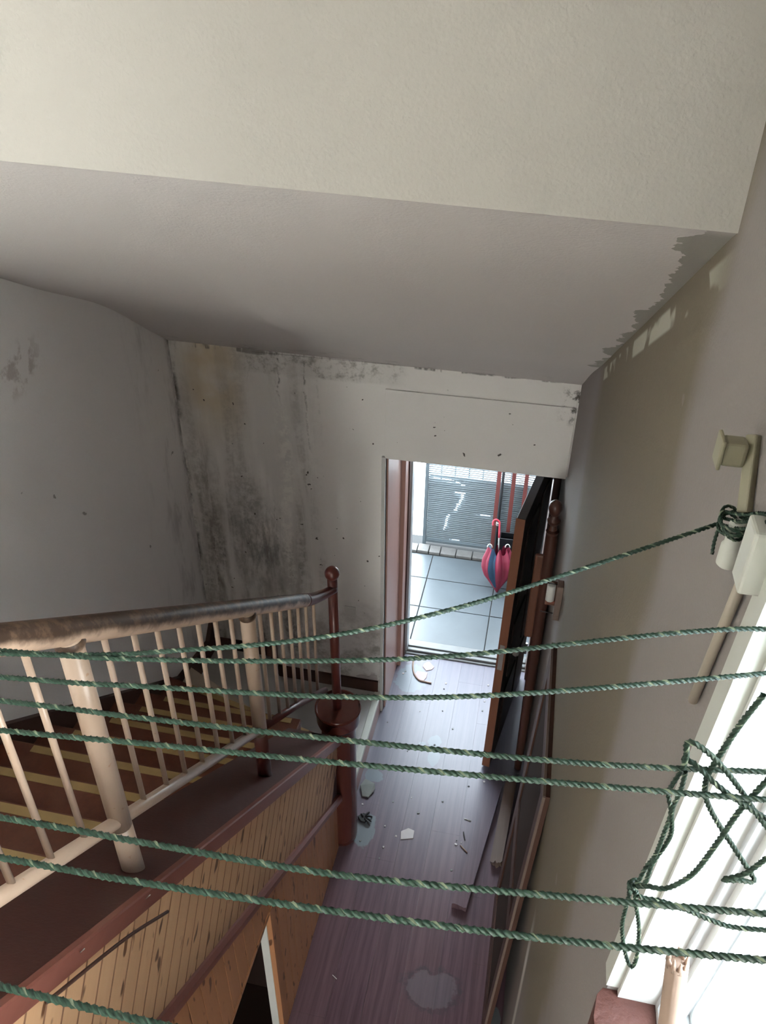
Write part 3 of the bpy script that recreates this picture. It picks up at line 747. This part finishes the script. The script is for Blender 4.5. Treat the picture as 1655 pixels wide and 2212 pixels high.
# backing sheet behind the slats, torn along a curve and at two folds
def tear(x, z):
    def band(pts, w):
        for (ax, az), (bx, bz_) in zip(pts, pts[1:]):
            if min(az, bz_) <= z <= max(az, bz_) and az != bz_:
                t = (z - az) / (bz_ - az); cx = ax + (bx - ax) * t
                if abs(x - cx) < w * (0.6 + 0.7 * mnoise.noise(Vector((x * 20, 0, z * 30)))): return True
        return False
    if band([(-0.615, 0.700), (-0.56, 0.676), (-0.53, 0.663)], 0.020): return True
    if band([(-0.535, 0.580), (-0.535, 0.536), (-0.550, 0.48), (-0.575, 0.432), (-0.590, 0.385)], 0.016): return True
    if band([(-0.640, 0.345), (-0.658, 0.283), (-0.663, 0.227), (-0.683, 0.168)], 0.013): return True
    if abs(z - (0.712 - 0.10 * (x + 0.80))) < 0.008 and -0.84 < x < -0.62: return True
    if abs(z - 0.583) < 0.007 and -0.60 < x < -0.51: return True
    if abs(z - 0.379) < 0.006 and -0.37 < x < -0.27: return True
    if abs(z - 0.382) < 0.005 and -0.41 < x < -0.385: return True
    if abs(z - 0.069) < 0.006 and -0.62 < x < -0.53: return True
    return False
V, F, ix = [], [], {}
nx, nz = 150, 110; zs = 0.745
def vid(i, j):
    if (i, j) not in ix:
        ix[(i, j)] = len(V); V.append((GX0 + 0.03 + (GX1 - GX0 - 0.06) * i / nx, 0.004 * mnoise.noise(Vector((i * .06, j * .05, 0))), GZ0 + 0.02 + (zs - GZ0 - 0.02) * j / nz))
    return ix[(i, j)]
for i in range(nx):
    for j in range(nz):
        xx = GX0 + 0.03 + (GX1 - GX0 - 0.06) * (i + .5) / nx; zz = GZ0 + 0.02 + (zs - GZ0 - 0.02) * (j + .5) / nz
        if not tear(xx, zz): F.append((vid(i, j), vid(i + 1, j), vid(i + 1, j + 1), vid(i, j + 1)))
sh = mesh_obj('backing_sheet', V, F, 'sheet', gate, loc=(0, GY + 0.022, 0)); sd = sh.modifiers.new('thick', 'SOLIDIFY'); sd.thickness = 0.003

redl = ['red-brown steel post before the gate, behind the black pole', 'red-brown steel post before the gate, between the black pole and the door', 'red-brown steel post before the gate, half hidden by the front door']
for x, l in zip((-0.225, -0.10, 0.005), redl):
    o = bevel(mesh_obj('steel_post', *join(box_vf(-0.017, 0.017, -0.017, 0.017, 0, 1.7), box_vf(-0.035, 0.035, -0.03, 0.03, 0, 0.008), box_vf(-0.02, 0.02, -0.02, 0.02, 1.7, 1.712)), 'redpost', loc=(x, 5.905, 0.026)), 0.002)
    tag(o, l, 'post')
pole = empty('black_pole', (-0.19, 5.74, 0)); tag(pole, 'thin black metal pole standing upright on the porch beside the umbrella', 'pole')
tube('shaft', [(-0.19, 5.74, 0.012), (-0.185, 5.745, 1.6)], 0.0125, 'black', pole, 12)
lathe('base_disc', [(0, 0.022), (0.006, 0.022), (0.012, 0.018), (0.05, 0.016)], (-0.19, 5.74, 0.001), (0, 0, 1), 'black', pole, 24)
lathe('joint', [(0, 0.013), (0.004, 0.018), (0.03, 0.018), (0.034, 0.013)], (-0.1885, 5.7415, 0.46), (0.003, 0.003, 1), 'steel', pole, 12)
crate = empty('black_crate', (-0.06, 5.74, 0)); tag(crate, 'black plastic crate on the porch floor behind the umbrella', 'crate')
cb = (-0.16, 0.10, 5.69, 5.80)
box('base', (cb[0], cb[1], cb[2], cb[3], 0.001, 0.02), 'black', crate, 0.003)
for (x0, x1, y0, y1) in ((cb[0], cb[1], cb[2], cb[2] + .008), (cb[0], cb[1], cb[3] - .008, cb[3]), (cb[0], cb[0] + .008, cb[2] + .008, cb[3] - .008), (cb[1] - .008, cb[1], cb[2] + .008, cb[3] - .008)):
    box('side', (x0, x1, y0, y1, 0.02, 0.36), 'black', crate, 0.002)
box('rim', (cb[0] - .006, cb[1] + .006, cb[2] - .008, cb[2], 0.345, 0.37), 'black', crate, 0.003)

# folded umbrella, point down, leaning on the pole
um = empty('folded_umbrella', (-0.135, 5.42, 0)); tag(um, 'folded magenta umbrella with blue stripes and pink hook handle on the porch', 'umbrella')
ua = Vector((-0.125, 5.40, 0.004)); ub = Vector((-0.158, 5.56, 0.40)); ud = (ub - ua).normalized(); ul = (ub - ua).length
sx = ud.cross(Vector((0, 0, 1))).normalized(); sy = ud.cross(sx)
rows, seg = 22, 64; prof = [(0.0, .006), (.06, .018), (.18, .048), (.40, .098), (.62, .118), (.80, .112), (.92, .092), (1.0, .080)]
def pr(t):
    for (a, ra), (b, rb) in zip(prof, prof[1:]):
        if a <= t <= b: return ra + (rb - ra) * (t - a) / (b - a)
    return prof[-1][1]
V, F, VB, FB = [], [], [], []
def upt(t, q, lift=0.0):
    fold = 1 + 0.20 * math.cos(8 * q + 1.2 * t) * min(1, t * 2)
    hem = 0.030 * math.cos(8 * q) * max(0, (t - .75) / .25)
    r = pr(t) * fold + lift
    return ua + ud * (t * (ul - 0.06) + hem) + (sx * math.cos(q) + sy * math.sin(q)) * r - ua
for i in range(rows + 1):
    for k in range(seg): V.append(upt(i / rows, 2 * math.pi * k / seg))
for i in range(rows):
    for k in range(seg):
        a = i * seg + k; b = i * seg + (k + 1) % seg; F.append((a, b, b + seg, a + seg))
cn = mesh_obj('canopy', V, F, 'magenta', um, True, ua)
for q0 in [2 * math.pi * (k + 0.5) / 4 + 0.20 for k in range(4)]:
    VB, FB = [], []
    for i in range(3, rows + 1):
        for k in range(6): VB.append(upt(i / rows, q0 + (k - 2.5) * 0.085, 0.0015))
    for i in range(rows - 3):
        for k in range(5): a = i * 6 + k; FB.append((a, a + 1, a + 7, a + 6))
    st = mesh_obj('blue_stripe', VB, FB, 'bluefab', cn, True, ua)
tube('shaft', [ua + ud * (ul - 0.10), ua + ud * (ul + 0.09)], 0.005, 'steel', um, 10, ua)
hk = [ua + ud * (ul + 0.05), ua + ud * (ul + 0.17)]
c0 = ua + ud * (ul + 0.17) - Vector((0.028, 0, 0))
hk += [c0 + Vector((0.028, 0, 0)) * math.cos(a) + ud * 0.032 * math.sin(a) for a in [math.pi * k / 8 for k in range(1, 9)]] + [c0 - Vector((0.028, 0, 0)) - ud * 0.02]
tube('hook_handle', spline(hk, 4), 0.0085, 'pinkplastic', um, 12, ua)
lathe('ferrule', [(0, 0.003), (0.02, 0.006), (0.03, 0.007)], ua, ud, 'steel', um, 10)
for sgn in (-1, 1):
    c = ua + ud * (ul - 0.035) + sx * sgn * 0.075
    tube('rib_clip', [c + sx * 0.020 * math.cos(a) + ud * 0.028 * math.sin(a) for a in [math.pi * k / 10 for k in range(11)]], 0.0045, 'offwhite', um, 8, ua)

# ------------------------------------------------------------------ things along the right wall
dl = empty('leaning_door_leaf', (0.13, 2.25, 0)); tag(dl, 'dark brown panelled door leaf leaning flat against the khaki wall', 'door leaf')
P0, P1 = Vector((0.118, 0, 0.004)), Vector((0.198, 0, 1.975))     # foot and head of its outer face
Lh = (P1 - P0).length; tl = math.atan2(P1.x - P0.x, P1.z - P0.z)
def leafpart(name, y0, y1, h0, h1, d0, d1_, mat, bev=0.002):
    v_, f_ = box_vf(d0, d1_, -(y1 - y0) / 2, (y1 - y0) / 2, 0, h1 - h0)
    o = bpy.data.objects.new(name, bpy.data.meshes.new(name)); o.data.from_pydata(v_, [], f_); o.data.materials.append(M[mat])
    o.rotation_euler = (0, tl, 0)
    b = P0 + (P1 - P0).normalized() * h0; link(o, dl, Vector((b.x, (y0 + y1) / 2, b.z)))
    bevel(o, bev); return o
LY0, LY1 = 1.86, 2.66
for y0_ in (LY0, LY1 - .10): leafpart('stile', y0_, y0_ + .10, 0, Lh, 0, .024, 'leafwood')
leafpart('rail', LY0 + .10, LY1 - .10, Lh - .11, Lh, 0, .024, 'leafwood'); leafpart('rail', LY0 + .10, LY1 - .10, 0, .16, 0, .024, 'leafwood')
leafpart('rail', LY0 + .10, LY1 - .10, .90, 1.02, 0, .024, 'leafwood')
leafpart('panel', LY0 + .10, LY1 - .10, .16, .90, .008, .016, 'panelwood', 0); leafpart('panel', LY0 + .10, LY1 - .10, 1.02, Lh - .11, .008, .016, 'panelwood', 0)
leafpart('edge_bead', LY0, LY1, Lh - .006, Lh + .004, -.004, .006, 'greyboard', .001); leafpart('edge_bead', LY0 - .003, LY0 + .006, 0, Lh, -.004, .006, 'greyboard', .001)

# turned post behind the door
tp = empty('turned_bed_post', (0.165, 3.6, 0)); tag(tp, 'dark turned wooden post with ball finial standing between door and wall', 'post')
lathe('turned_top', [(0, .030), (.02, .036), (.03, .024), (.06, .020), (.075, .034), (.09, .036), (.105, .022), (.12, .020), (.135, .030), (.165, .037), (.195, .030), (.215, .006)], (0.172, 3.6, 1.90), (-0.02, 0, 1), 'darkwood', tp, 20)
lathe('shaft', [(0, .022), (.10, .026), (.60, .030), (1.20, .033), (1.85, .033), (1.90, .030)], (0.182, 3.6, 0.0), (-0.005, 0, 1), 'darkwood', tp, 20)
box('side_board', (0.100, 0.150, 3.585, 3.610, 1.16, 1.76), 'midwood', tp, 0.012, 3)
wbk = empty('wall_bracket', (0.2, 2.85, 2.0)); tag(wbk, 'small wooden bracket with white roller fixed to the khaki wall near the door', 'bracket')
box('back_block', (0.192, 0.220, 2.82, 2.875, 1.965, 2.155), 'greyboard', wbk, 0.003)
box('cheek', (0.150, 0.200, 2.855, 2.868, 2.02, 2.15), 'midwood', wbk, 0.003)
lathe('roller', [(0, .016), (.003, .019), (.085, .019), (.088, .016)], (0.168, 2.840, 2.062), (0, 0, 1), 'white', wbk, 18)
for z in (1.985, 2.150): tube('pin', [(0.215, 2.845, z), (0.135, 2.845, z + 0.002)], 0.0022, 'black', wbk, 8)
box('cheek', (0.158, 0.192, 2.838, 2.852, 2.045, 2.060), 'redwood', wbk, 0.002)

# loose boards on the floor
def board(name, a, b, w, h, mat, label, cat, lift=0.0, jag=0.0):
    a, b = Vector((*a, lift)), Vector((*b, lift)); d = (b - a).normalized(); s_ = Vector((-d.y, d.x, 0)); L = (b - a).length; n = 7
    V, F = [], []
    for zz in (0, h):
        for e in range(2):
            for i in range(n + 1):
                t = i / n - .5; base = (0 if e == 0 else L) + (random.uniform(-jag, jag) if jag else 0)
                V.append(d * base + s_ * (t * w) + Vector((0, 0, zz)))
    m = n + 1; idx = lambda zz, e, i: zz * 2 * m + e * m + i
    for i in range(n):
        F.append((idx(1, 0, i), idx(1, 1, i), idx(1, 1, i + 1), idx(1, 0, i + 1))[::-1]); F.append((idx(0, 0, i), idx(0, 1, i), idx(0, 1, i + 1), idx(0, 0, i + 1)))
        for e in (0, 1): 
            q = (idx(0, e, i), idx(0, e, i + 1), idx(1, e, i + 1), idx(1, e, i)); F.append(q if e == 0 else q[::-1])
    for i in (0, n): F.append((idx(0, 0, i), idx(1, 0, i), idx(1, 1, i), idx(0, 1, i)))
    o = mesh_obj(name, V, F, mat, loc=a)
    return tag(o, label, cat)
board('laminate_strip', (-0.072, 2.545), (0.060, 3.45), 0.082, 0.040, 'laminate', 'long dull laminate strip lying loose on the floor beside the leaning door leaf', 'board', 0.001, 0.004)
board('broken_board', (0.105, 2.86), (0.150, 3.50), 0.070, 0.045, 'greyboard', 'short broken brown board on the floor along the foot of the wall', 'board', 0.001, 0.018)

# debris
def flake(name, x, y, r, mat, label, cat='debris', z=0.001, th=0.004, n=7, sx_=1.0, rot=0.0, curl=0.0, group=None):
    pts = []
    for k in range(n):
        a = 2 * math.pi * k / n + random.uniform(-.25, .25); q = r * random.uniform(.65, 1.1)
        px, py = q * math.cos(a) * sx_, q * math.sin(a); pts.append((px * math.cos(rot) - py * math.sin(rot), px * math.sin(rot) + py * math.cos(rot)))
    V = [(p[0], p[1], 0 + curl * abs(p[0]) / r * r) for p in pts] + [(p[0] * .96, p[1] * .96, th + curl * abs(p[0])) for p in pts]
    F = [tuple(reversed(range(n))), tuple(range(n, 2 * n))] + [(i, (i + 1) % n, n + (i + 1) % n, n + i) for i in range(n)]
    return tag(mesh_obj(name, V, F, mat, loc=(x, y, z)), label, cat, group)
flake('plaster_flake', -0.443, 2.952, 0.055, 'flake', 'white five-sided plaster flake alone in the middle of the floor', n=5, rot=.5)
flake('plaster_flake', -0.755, 3.215, 0.075, 'flakedark', 'grey curled flake of flooring beside the white step edge', n=6, curl=0.3, th=.006)
flake('plaster_flake', -0.555, 4.395, 0.055, 'pinkflake', 'pale pink flake nearest the threshold', n=6, rot=.3)
flake('plaster_flake', -0.585, 4.285, 0.060, 'pinkflake', 'pale pink flake inside the torn floor edge', n=6, rot=1.0)
bug = empty('black_debris', (-0.725, 2.995, 0)); tag(bug, 'crumpled black scrap with splayed ends on the floor beside the newel', 'debris')
flake('core', -0.730, 2.995, 0.034, 'rubber', '', n=7, th=.016)
co = bpy.data.objects['core']; [co.__delitem__(k_) for k_ in ('label', 'category') if k_ in co]; co.parent = bug; co.matrix_parent_inverse = PINV[bug.name]
for a, L in ((.5, .055), (1.2, .062), (2.3, .042), (5.6, .060), (6.1, .050)):
    tube('splayed_end', spline([(-0.725, 2.995, .01), (-0.725 + .5 * L * math.cos(a), 2.995 + .5 * L * math.sin(a), .022), (-0.725 + L * math.cos(a), 2.995 + L * math.sin(a), .004)], 4), [.006] * 8 + [.002], 'rubber', bug, 6)
lip = [(-0.674, 4.432), (-0.665, 4.36), (-0.64, 4.29), (-0.597, 4.240), (-0.55, 4.232), (-0.501, 4.227)]
tag(tube('torn_floor_edge', spline([(a, b, 0.006) for a, b in lip], 5), 0.0065, 'tan', None, 6), 'tan curled lip of torn flooring by the threshold', 'debris')
tag(tube('wood_splinter', [(-0.115, 2.945, .004), (-0.068, 2.905, .004)], 0.004, 'tan', None, 6), 'tan wood splinter beside the loose laminate strip', 'debris')
tag(tube('dark_twig', spline([(-0.108, 3.04, .004), (-0.100, 3.01, .008), (-0.092, 2.985, .003)], 4), 0.004, 'rubber', None, 6), 'short dark twig on the floor beside the laminate strip', 'debris')
tag(tube('white_splinter', [(-0.115, 3.135, .003), (-0.072, 3.127, .003)], 0.0035, 'white', None, 6), 'white splinter on the floor beside the laminate strip', 'debris')
tag(tube('white_splinter', [(-0.672, 2.050, .002), (-0.645, 2.035, .002)], 0.002, 'white', None, 6), 'tiny white splinter on the floor by the pine boarding', 'debris')
for i_ in range(34):
    x = random.uniform(-0.78, -0.02); y = random.uniform(2.75, 4.4)
    flake('crumb', x, y, random.uniform(.004, .010), random.choice(['rubber', 'flakedark', 'flake']), 'tiny crumb of dirt strewn over the corridor floor', 'debris', n=5, th=.003, group='dirt crumbs on the corridor floor')

# ------------------------------------------------------------------ window on the right
w1 = struct(empty('window_1', (0.33, -0.1, WZ0)), 'white window with aluminium frame beside the clotheslines')
def jprism(name, x0, x1, d0, d1_, mat, z0=WZ0, z1=WZ1):
    return prism_yz(name, [(jy(z0) + d0, z0), (jy(z0) + d1_, z0), (jy(z1) + d1_, z1), (jy(z1) + d0, z1)], x0, x1, mat, w1)
jprism('jamb_plaster', XR - 0.004, XR + 0.016, -0.004, 0.030, 'offwhite', WZ0 + 0.02)
jprism('jamb_lining', XR + 0.016, 0.295, -0.010, 0.001, 'white')
for x0, x1, m, dp in ((0.292, 0.304, 'alu', .020), (0.304, 0.326, 'white', .034), (0.326, 0.338, 'alu', .020), (0.338, 0.362, 'white', .034)):
    jprism('frame_channel', x0, x1, -dp, 0.001, m)
    box('frame_channel', (x0, x1, WY0, WY0 + dp, WZ0, WZ1), m, w1, 0.002)
    box('sill_channel', (x0, x1, WY0, jy(WZ0) - dp, WZ0, WZ0 + dp * .8), m, w1, 0.002)
    box('head_channel', (x0, x1, WY0, jy(WZ1) - dp, WZ1 - dp * .8, WZ1), m, w1, 0.002)
def sash(x, y0, y1):
    s_ = 0.05
    for b in ((x, x + .024, y0, y0 + s_, WZ0 + .028, WZ1 - .028), (x, x + .024, y1 - s_, y1, WZ0 + .028, WZ1 - .028), (x, x + .024, y0 + s_, y1 - s_, WZ0 + .028, WZ0 + .028 + s_), (x, x + .024, y0 + s_, y1 - s_, WZ1 - .028 - s_, WZ1 - .028)):
        box('sash_frame', b, 'white', w1, 0.003)
    box('pane', (x + .010, x + .014, y0 + s_, y1 - s_, WZ0 + .028 + s_, WZ1 - .028 - s_), 'glass', w1)
sash(0.340, -0.63, 0.45); sash(0.304, -1.666, -0.57)
# red-brown sill slab
prism_xy('sill_slab', [(0.196, WY0), (0.292, WY0), (0.292, 0.684), (0.214, 0.684), (0.205, 0.672), (0.200, 0.640), (0.203, 0.60), (0.196, 0.54)], 2.95, 3.051, 'sillred', w1)

# wooden pole on the sill, broken top
sp = empty('wooden_pole', (0.277, 0.53, 3.063)); tag(sp, 'tan wooden pole with splintered end standing on the window sill', 'pole')
sb = Vector((0.277, 0.50, 3.065)); se = Vector((0.2345, 0.530, 3.43))
tube('shaft', [sb, se], 0.0125, 'tan', sp, 18)
for k in range(9):
    a = 2 * math.pi * k / 9; o_ = Vector((math.cos(a) * .0095, math.sin(a) * .0095, 0))
    tube('splinter', [se + o_ - (se - sb) * .01, se + o_ * 1.1 + (se - sb).normalized() * random.uniform(.006, .018)], [.004, .001], 'tan', sp, 5)

# fixings on the wall above the window corner
lb = empty('hook_bracket', (0.2, 0.80, 3.80)); tag(lb, 'khaki painted angled bracket with square block on the wall above the cord hook', 'bracket')
v_, f_ = tube_vf([(0.2135, 0.756, 3.982), (0.2135, 0.712, 3.918)], 0.0085, 4); bevel(mesh_obj('arm', v_, f_, 'khakiplastic', lb), 0.002)
box('block', (0.184, 0.2075, 0.735, 0.757, 3.954, 3.980), 'khakiplastic', lb, 0.004, 3)
box('block_lip', (0.181, 0.185, 0.732, 0.760, 3.951, 3.983), 'khakiplastic', lb, 0.0015)
cl = empty('cord_cleat', (0.205, 0.70, 3.87)); tag(cl, 'white roller cleat on the khaki wall with green cord wound round it', 'cleat')
lathe('roller', [(0, .0085), (.002, .0105), (.024, .0105), (.027, .0085), (.050, .0085), (.052, .006)], (0.2055, 0.692, 3.868), (0, 0, 1), 'offwhite', cl, 20)
pts = []
for k in range(46):
    a = 2 * math.pi * k / 11; pts.append((0.203 + 0.0125 * math.cos(a), 0.700 + 0.022 * math.sin(a), 3.908 + 0.004 * math.sin(k * .9) + 0.0002 * k))
cord('wound_cord', pts, 0.0017, cl, per=4)
for dz, dy in ((0.000, 0.0), (0.006, 0.003), (-0.006, -0.003)):
    cord('tail_cord', [(0.196, 0.715 + dy, 3.908 + dz), (0.203, 0.68 + dy, 3.928 + dz), (0.209, 0.64 + dy, 3.956 + dz), (0.212, 0.575 + dy, 3.985 + dz)], 0.0018, cl)
cord('hanging_tail', [(0.193, 0.708, 3.904), (0.192, 0.706, 3.885), (0.193, 0.705, 3.870)], 0.0018, cl)
cond = empty('conduit', (0.215, 0.69, 3.66)); tag(cond, 'white cable box with thin beige conduit running down the khaki wall', 'conduit')
box('box', (0.1975, 0.220, 0.612, 0.645, 3.893, 3.960), 'offwhite', cond, 0.003)
tube('pipe', [(0.2135, 0.690, 3.680), (0.2125, 0.650, 3.905)], 0.0055, 'beigepipe', cond, 12)

# ------------------------------------------------------------------ clotheslines
BAR = tag(tube('line_bar', [(0.275, 0.595, 3.862), (0.275, -1.69, 3.862)], 0.008, 'steel', None, 12), 'steel bar across the window opening that holds the clotheslines', 'bar')
lines = [
 [(0.196, 0.728, 3.892), (0.0514, 0.6528, 3.86), (-0.0434, 0.5808, 3.86), (-0.1463, 0.5183, 3.86), (-0.2623, 0.4727, 3.86), (-0.4283, 0.4300, 3.86), (-0.9, 0.36, 3.863), (-2.05, 0.28, 3.885)],
 [(0.275, 0.555, 3.862), (0.2153, 0.570, 3.892), (-0.0351, 0.5160, 3.86), (-0.1378, 0.4859, 3.86), (-0.2882, 0.4533, 3.86), (-0.4307, 0.4331, 3.86), (-0.9, 0.385, 3.863), (-2.05, 0.33, 3.885)],
 [(0.275, 0.569, 3.862), (0.2209, 0.5504, 3.86), (0.0082, 0.4783, 3.86), (-0.1272, 0.4454, 3.86), (-0.2934, 0.4204, 3.86), (-0.4117, 0.4048, 3.86), (-0.9, 0.35, 3.863), (-2.05, 0.24, 3.885)],
 [(0.275, 0.453, 3.862), (0.2023, 0.4417, 3.86), (0.0651, 0.4199, 3.86), (-0.1159, 0.4022, 3.86), (-0.2779, 0.3890, 3.86), (-0.3959, 0.3812, 3.86), (-0.9, 0.34, 3.863), (-2.05, 0.22, 3.885)],
 [(0.275, 0.425, 3.862), (0.1979, 0.4158, 3.86), (0.0486, 0.3982, 3.86), (-0.1103, 0.3809, 3.86), (-0.2662, 0.3655, 3.86), (-0.3775, 0.3537, 3.86), (-0.9, 0.30, 3.863), (-2.05, 0.18, 3.885)],
 [(0.275, 0.336, 3.862), (0.1825, 0.3256, 3.86), (0.0662, 0.3110, 3.86), (-0.0874, 0.2934, 3.86), (-0.2275, 0.2875, 3.86), (-0.3309, 0.2842, 3.86), (-0.9, 0.26, 3.863), (-2.05, 0.15, 3.885)],
 [(0.275, 0.307, 3.862), (0.1773, 0.2951, 3.86), (0.0526, 0.2805, 3.86), (-0.0810, 0.2691, 3.86), (-0.2141, 0.2605, 3.86), (-0.3125, 0.2567, 3.86), (-0.9, 0.235, 3.863), (-2.05, 0.12, 3.885)],
 [(0.275, 0.195, 3.862), (-0.05, 0.187, 3.86), (-0.165, 0.1842, 3.86), (-0.2634, 0.1835, 3.86), (-0.9, 0.18, 3.863), (-2.05, 0.10, 3.885)]]
names = ['green clothesline rising to the white cleat on the wall', 'second green clothesline, next to the one tied to the cleat', 'third green clothesline counted from the cleat', 'green clothesline from which the tangled cord hangs',
         'fifth green clothesline, just past the hanging tangle', 'sixth green clothesline counted from the cleat', 'seventh green clothesline counted from the cleat', 'eighth green clothesline, the last from the cleat']
for l, nme in zip(lines, names): tag(cord('clothesline', l), nme, 'clothesline', 'green clotheslines over the stairwell')

tg = empty('tangled_cord', (0.14, 0.43, 3.86)); tag(tg, 'tangle of loose green cord with hanging loops by the window', 'cord')
T = {
 'loop': [[(0.176, 0.43, 3.948), (0.168, 0.43, 3.914), (0.162, 0.432, 3.872), (0.161, 0.434, 3.85), (0.166, 0.436, 3.827), (0.179, 0.436, 3.803), (0.204, 0.434, 3.768), (0.221, 0.43, 3.745), (0.209, 0.426, 3.747), (0.196, 0.424, 3.747), (0.210, 0.424, 3.761), (0.225, 0.424, 3.80)],
          [(0.141, 0.43, 3.862), (0.140, 0.428, 3.878), (0.137, 0.426, 3.893), (0.141, 0.424, 3.897), (0.154, 0.424, 3.888), (0.167, 0.424, 3.875), (0.185, 0.424, 3.853), (0.202, 0.424, 3.83), (0.240, 0.424, 3.785)],
          [(0.141, 0.436, 3.866), (0.148, 0.43, 3.869), (0.164, 0.42, 3.862), (0.187, 0.415, 3.850), (0.24, 0.415, 3.82)],
          [(0.215, 0.425, 3.93), (0.188, 0.42, 3.849), (0.180, 0.42, 3.801), (0.172, 0.42, 3.757), (0.162, 0.42, 3.735), (0.153, 0.422, 3.722), (0.142, 0.425, 3.717), (0.134, 0.43, 3.706)],
          [(0.130, 0.43, 3.704), (0.141, 0.428, 3.695), (0.157, 0.428, 3.695), (0.179, 0.428, 3.69), (0.205, 0.428, 3.681), (0.224, 0.428, 3.679), (0.27, 0.428, 3.69)]],
 'twisted_strand': [[(0.142, 0.432, 3.861), (0.138, 0.432, 3.839), (0.138, 0.434, 3.826), (0.143, 0.43, 3.809), (0.142, 0.427, 3.789), (0.142, 0.43, 3.753), (0.139, 0.433, 3.731), (0.135, 0.43, 3.708)],
                    [(0.143, 0.428, 3.861), (0.144, 0.428, 3.838), (0.142, 0.426, 3.818), (0.148, 0.43, 3.787), (0.148, 0.433, 3.765), (0.142, 0.43, 3.742), (0.140, 0.427, 3.718), (0.134, 0.43, 3.705)]],
 'hanging_loop': [[(0.132, 0.432, 3.703), (0.133, 0.432, 3.668), (0.135, 0.432, 3.638), (0.144, 0.432, 3.6), (0.153, 0.43, 3.58), (0.154, 0.428, 3.604), (0.148, 0.428, 3.647), (0.139, 0.428, 3.683), (0.134, 0.428, 3.703)]]}
for nme, ls in T.items():
    for l in ls: cord(nme, l, 0.0018 if nme != 'loop' else 0.0021, tg)
kt = [(0.133 + 0.004 * math.cos(a * 1.0), 0.430 + 0.005 * math.sin(a * 1.3), 3.704 + 0.005 * math.sin(a * .9)) for a in range(14)]
cord('knot', kt, 0.0018, tg, per=6)
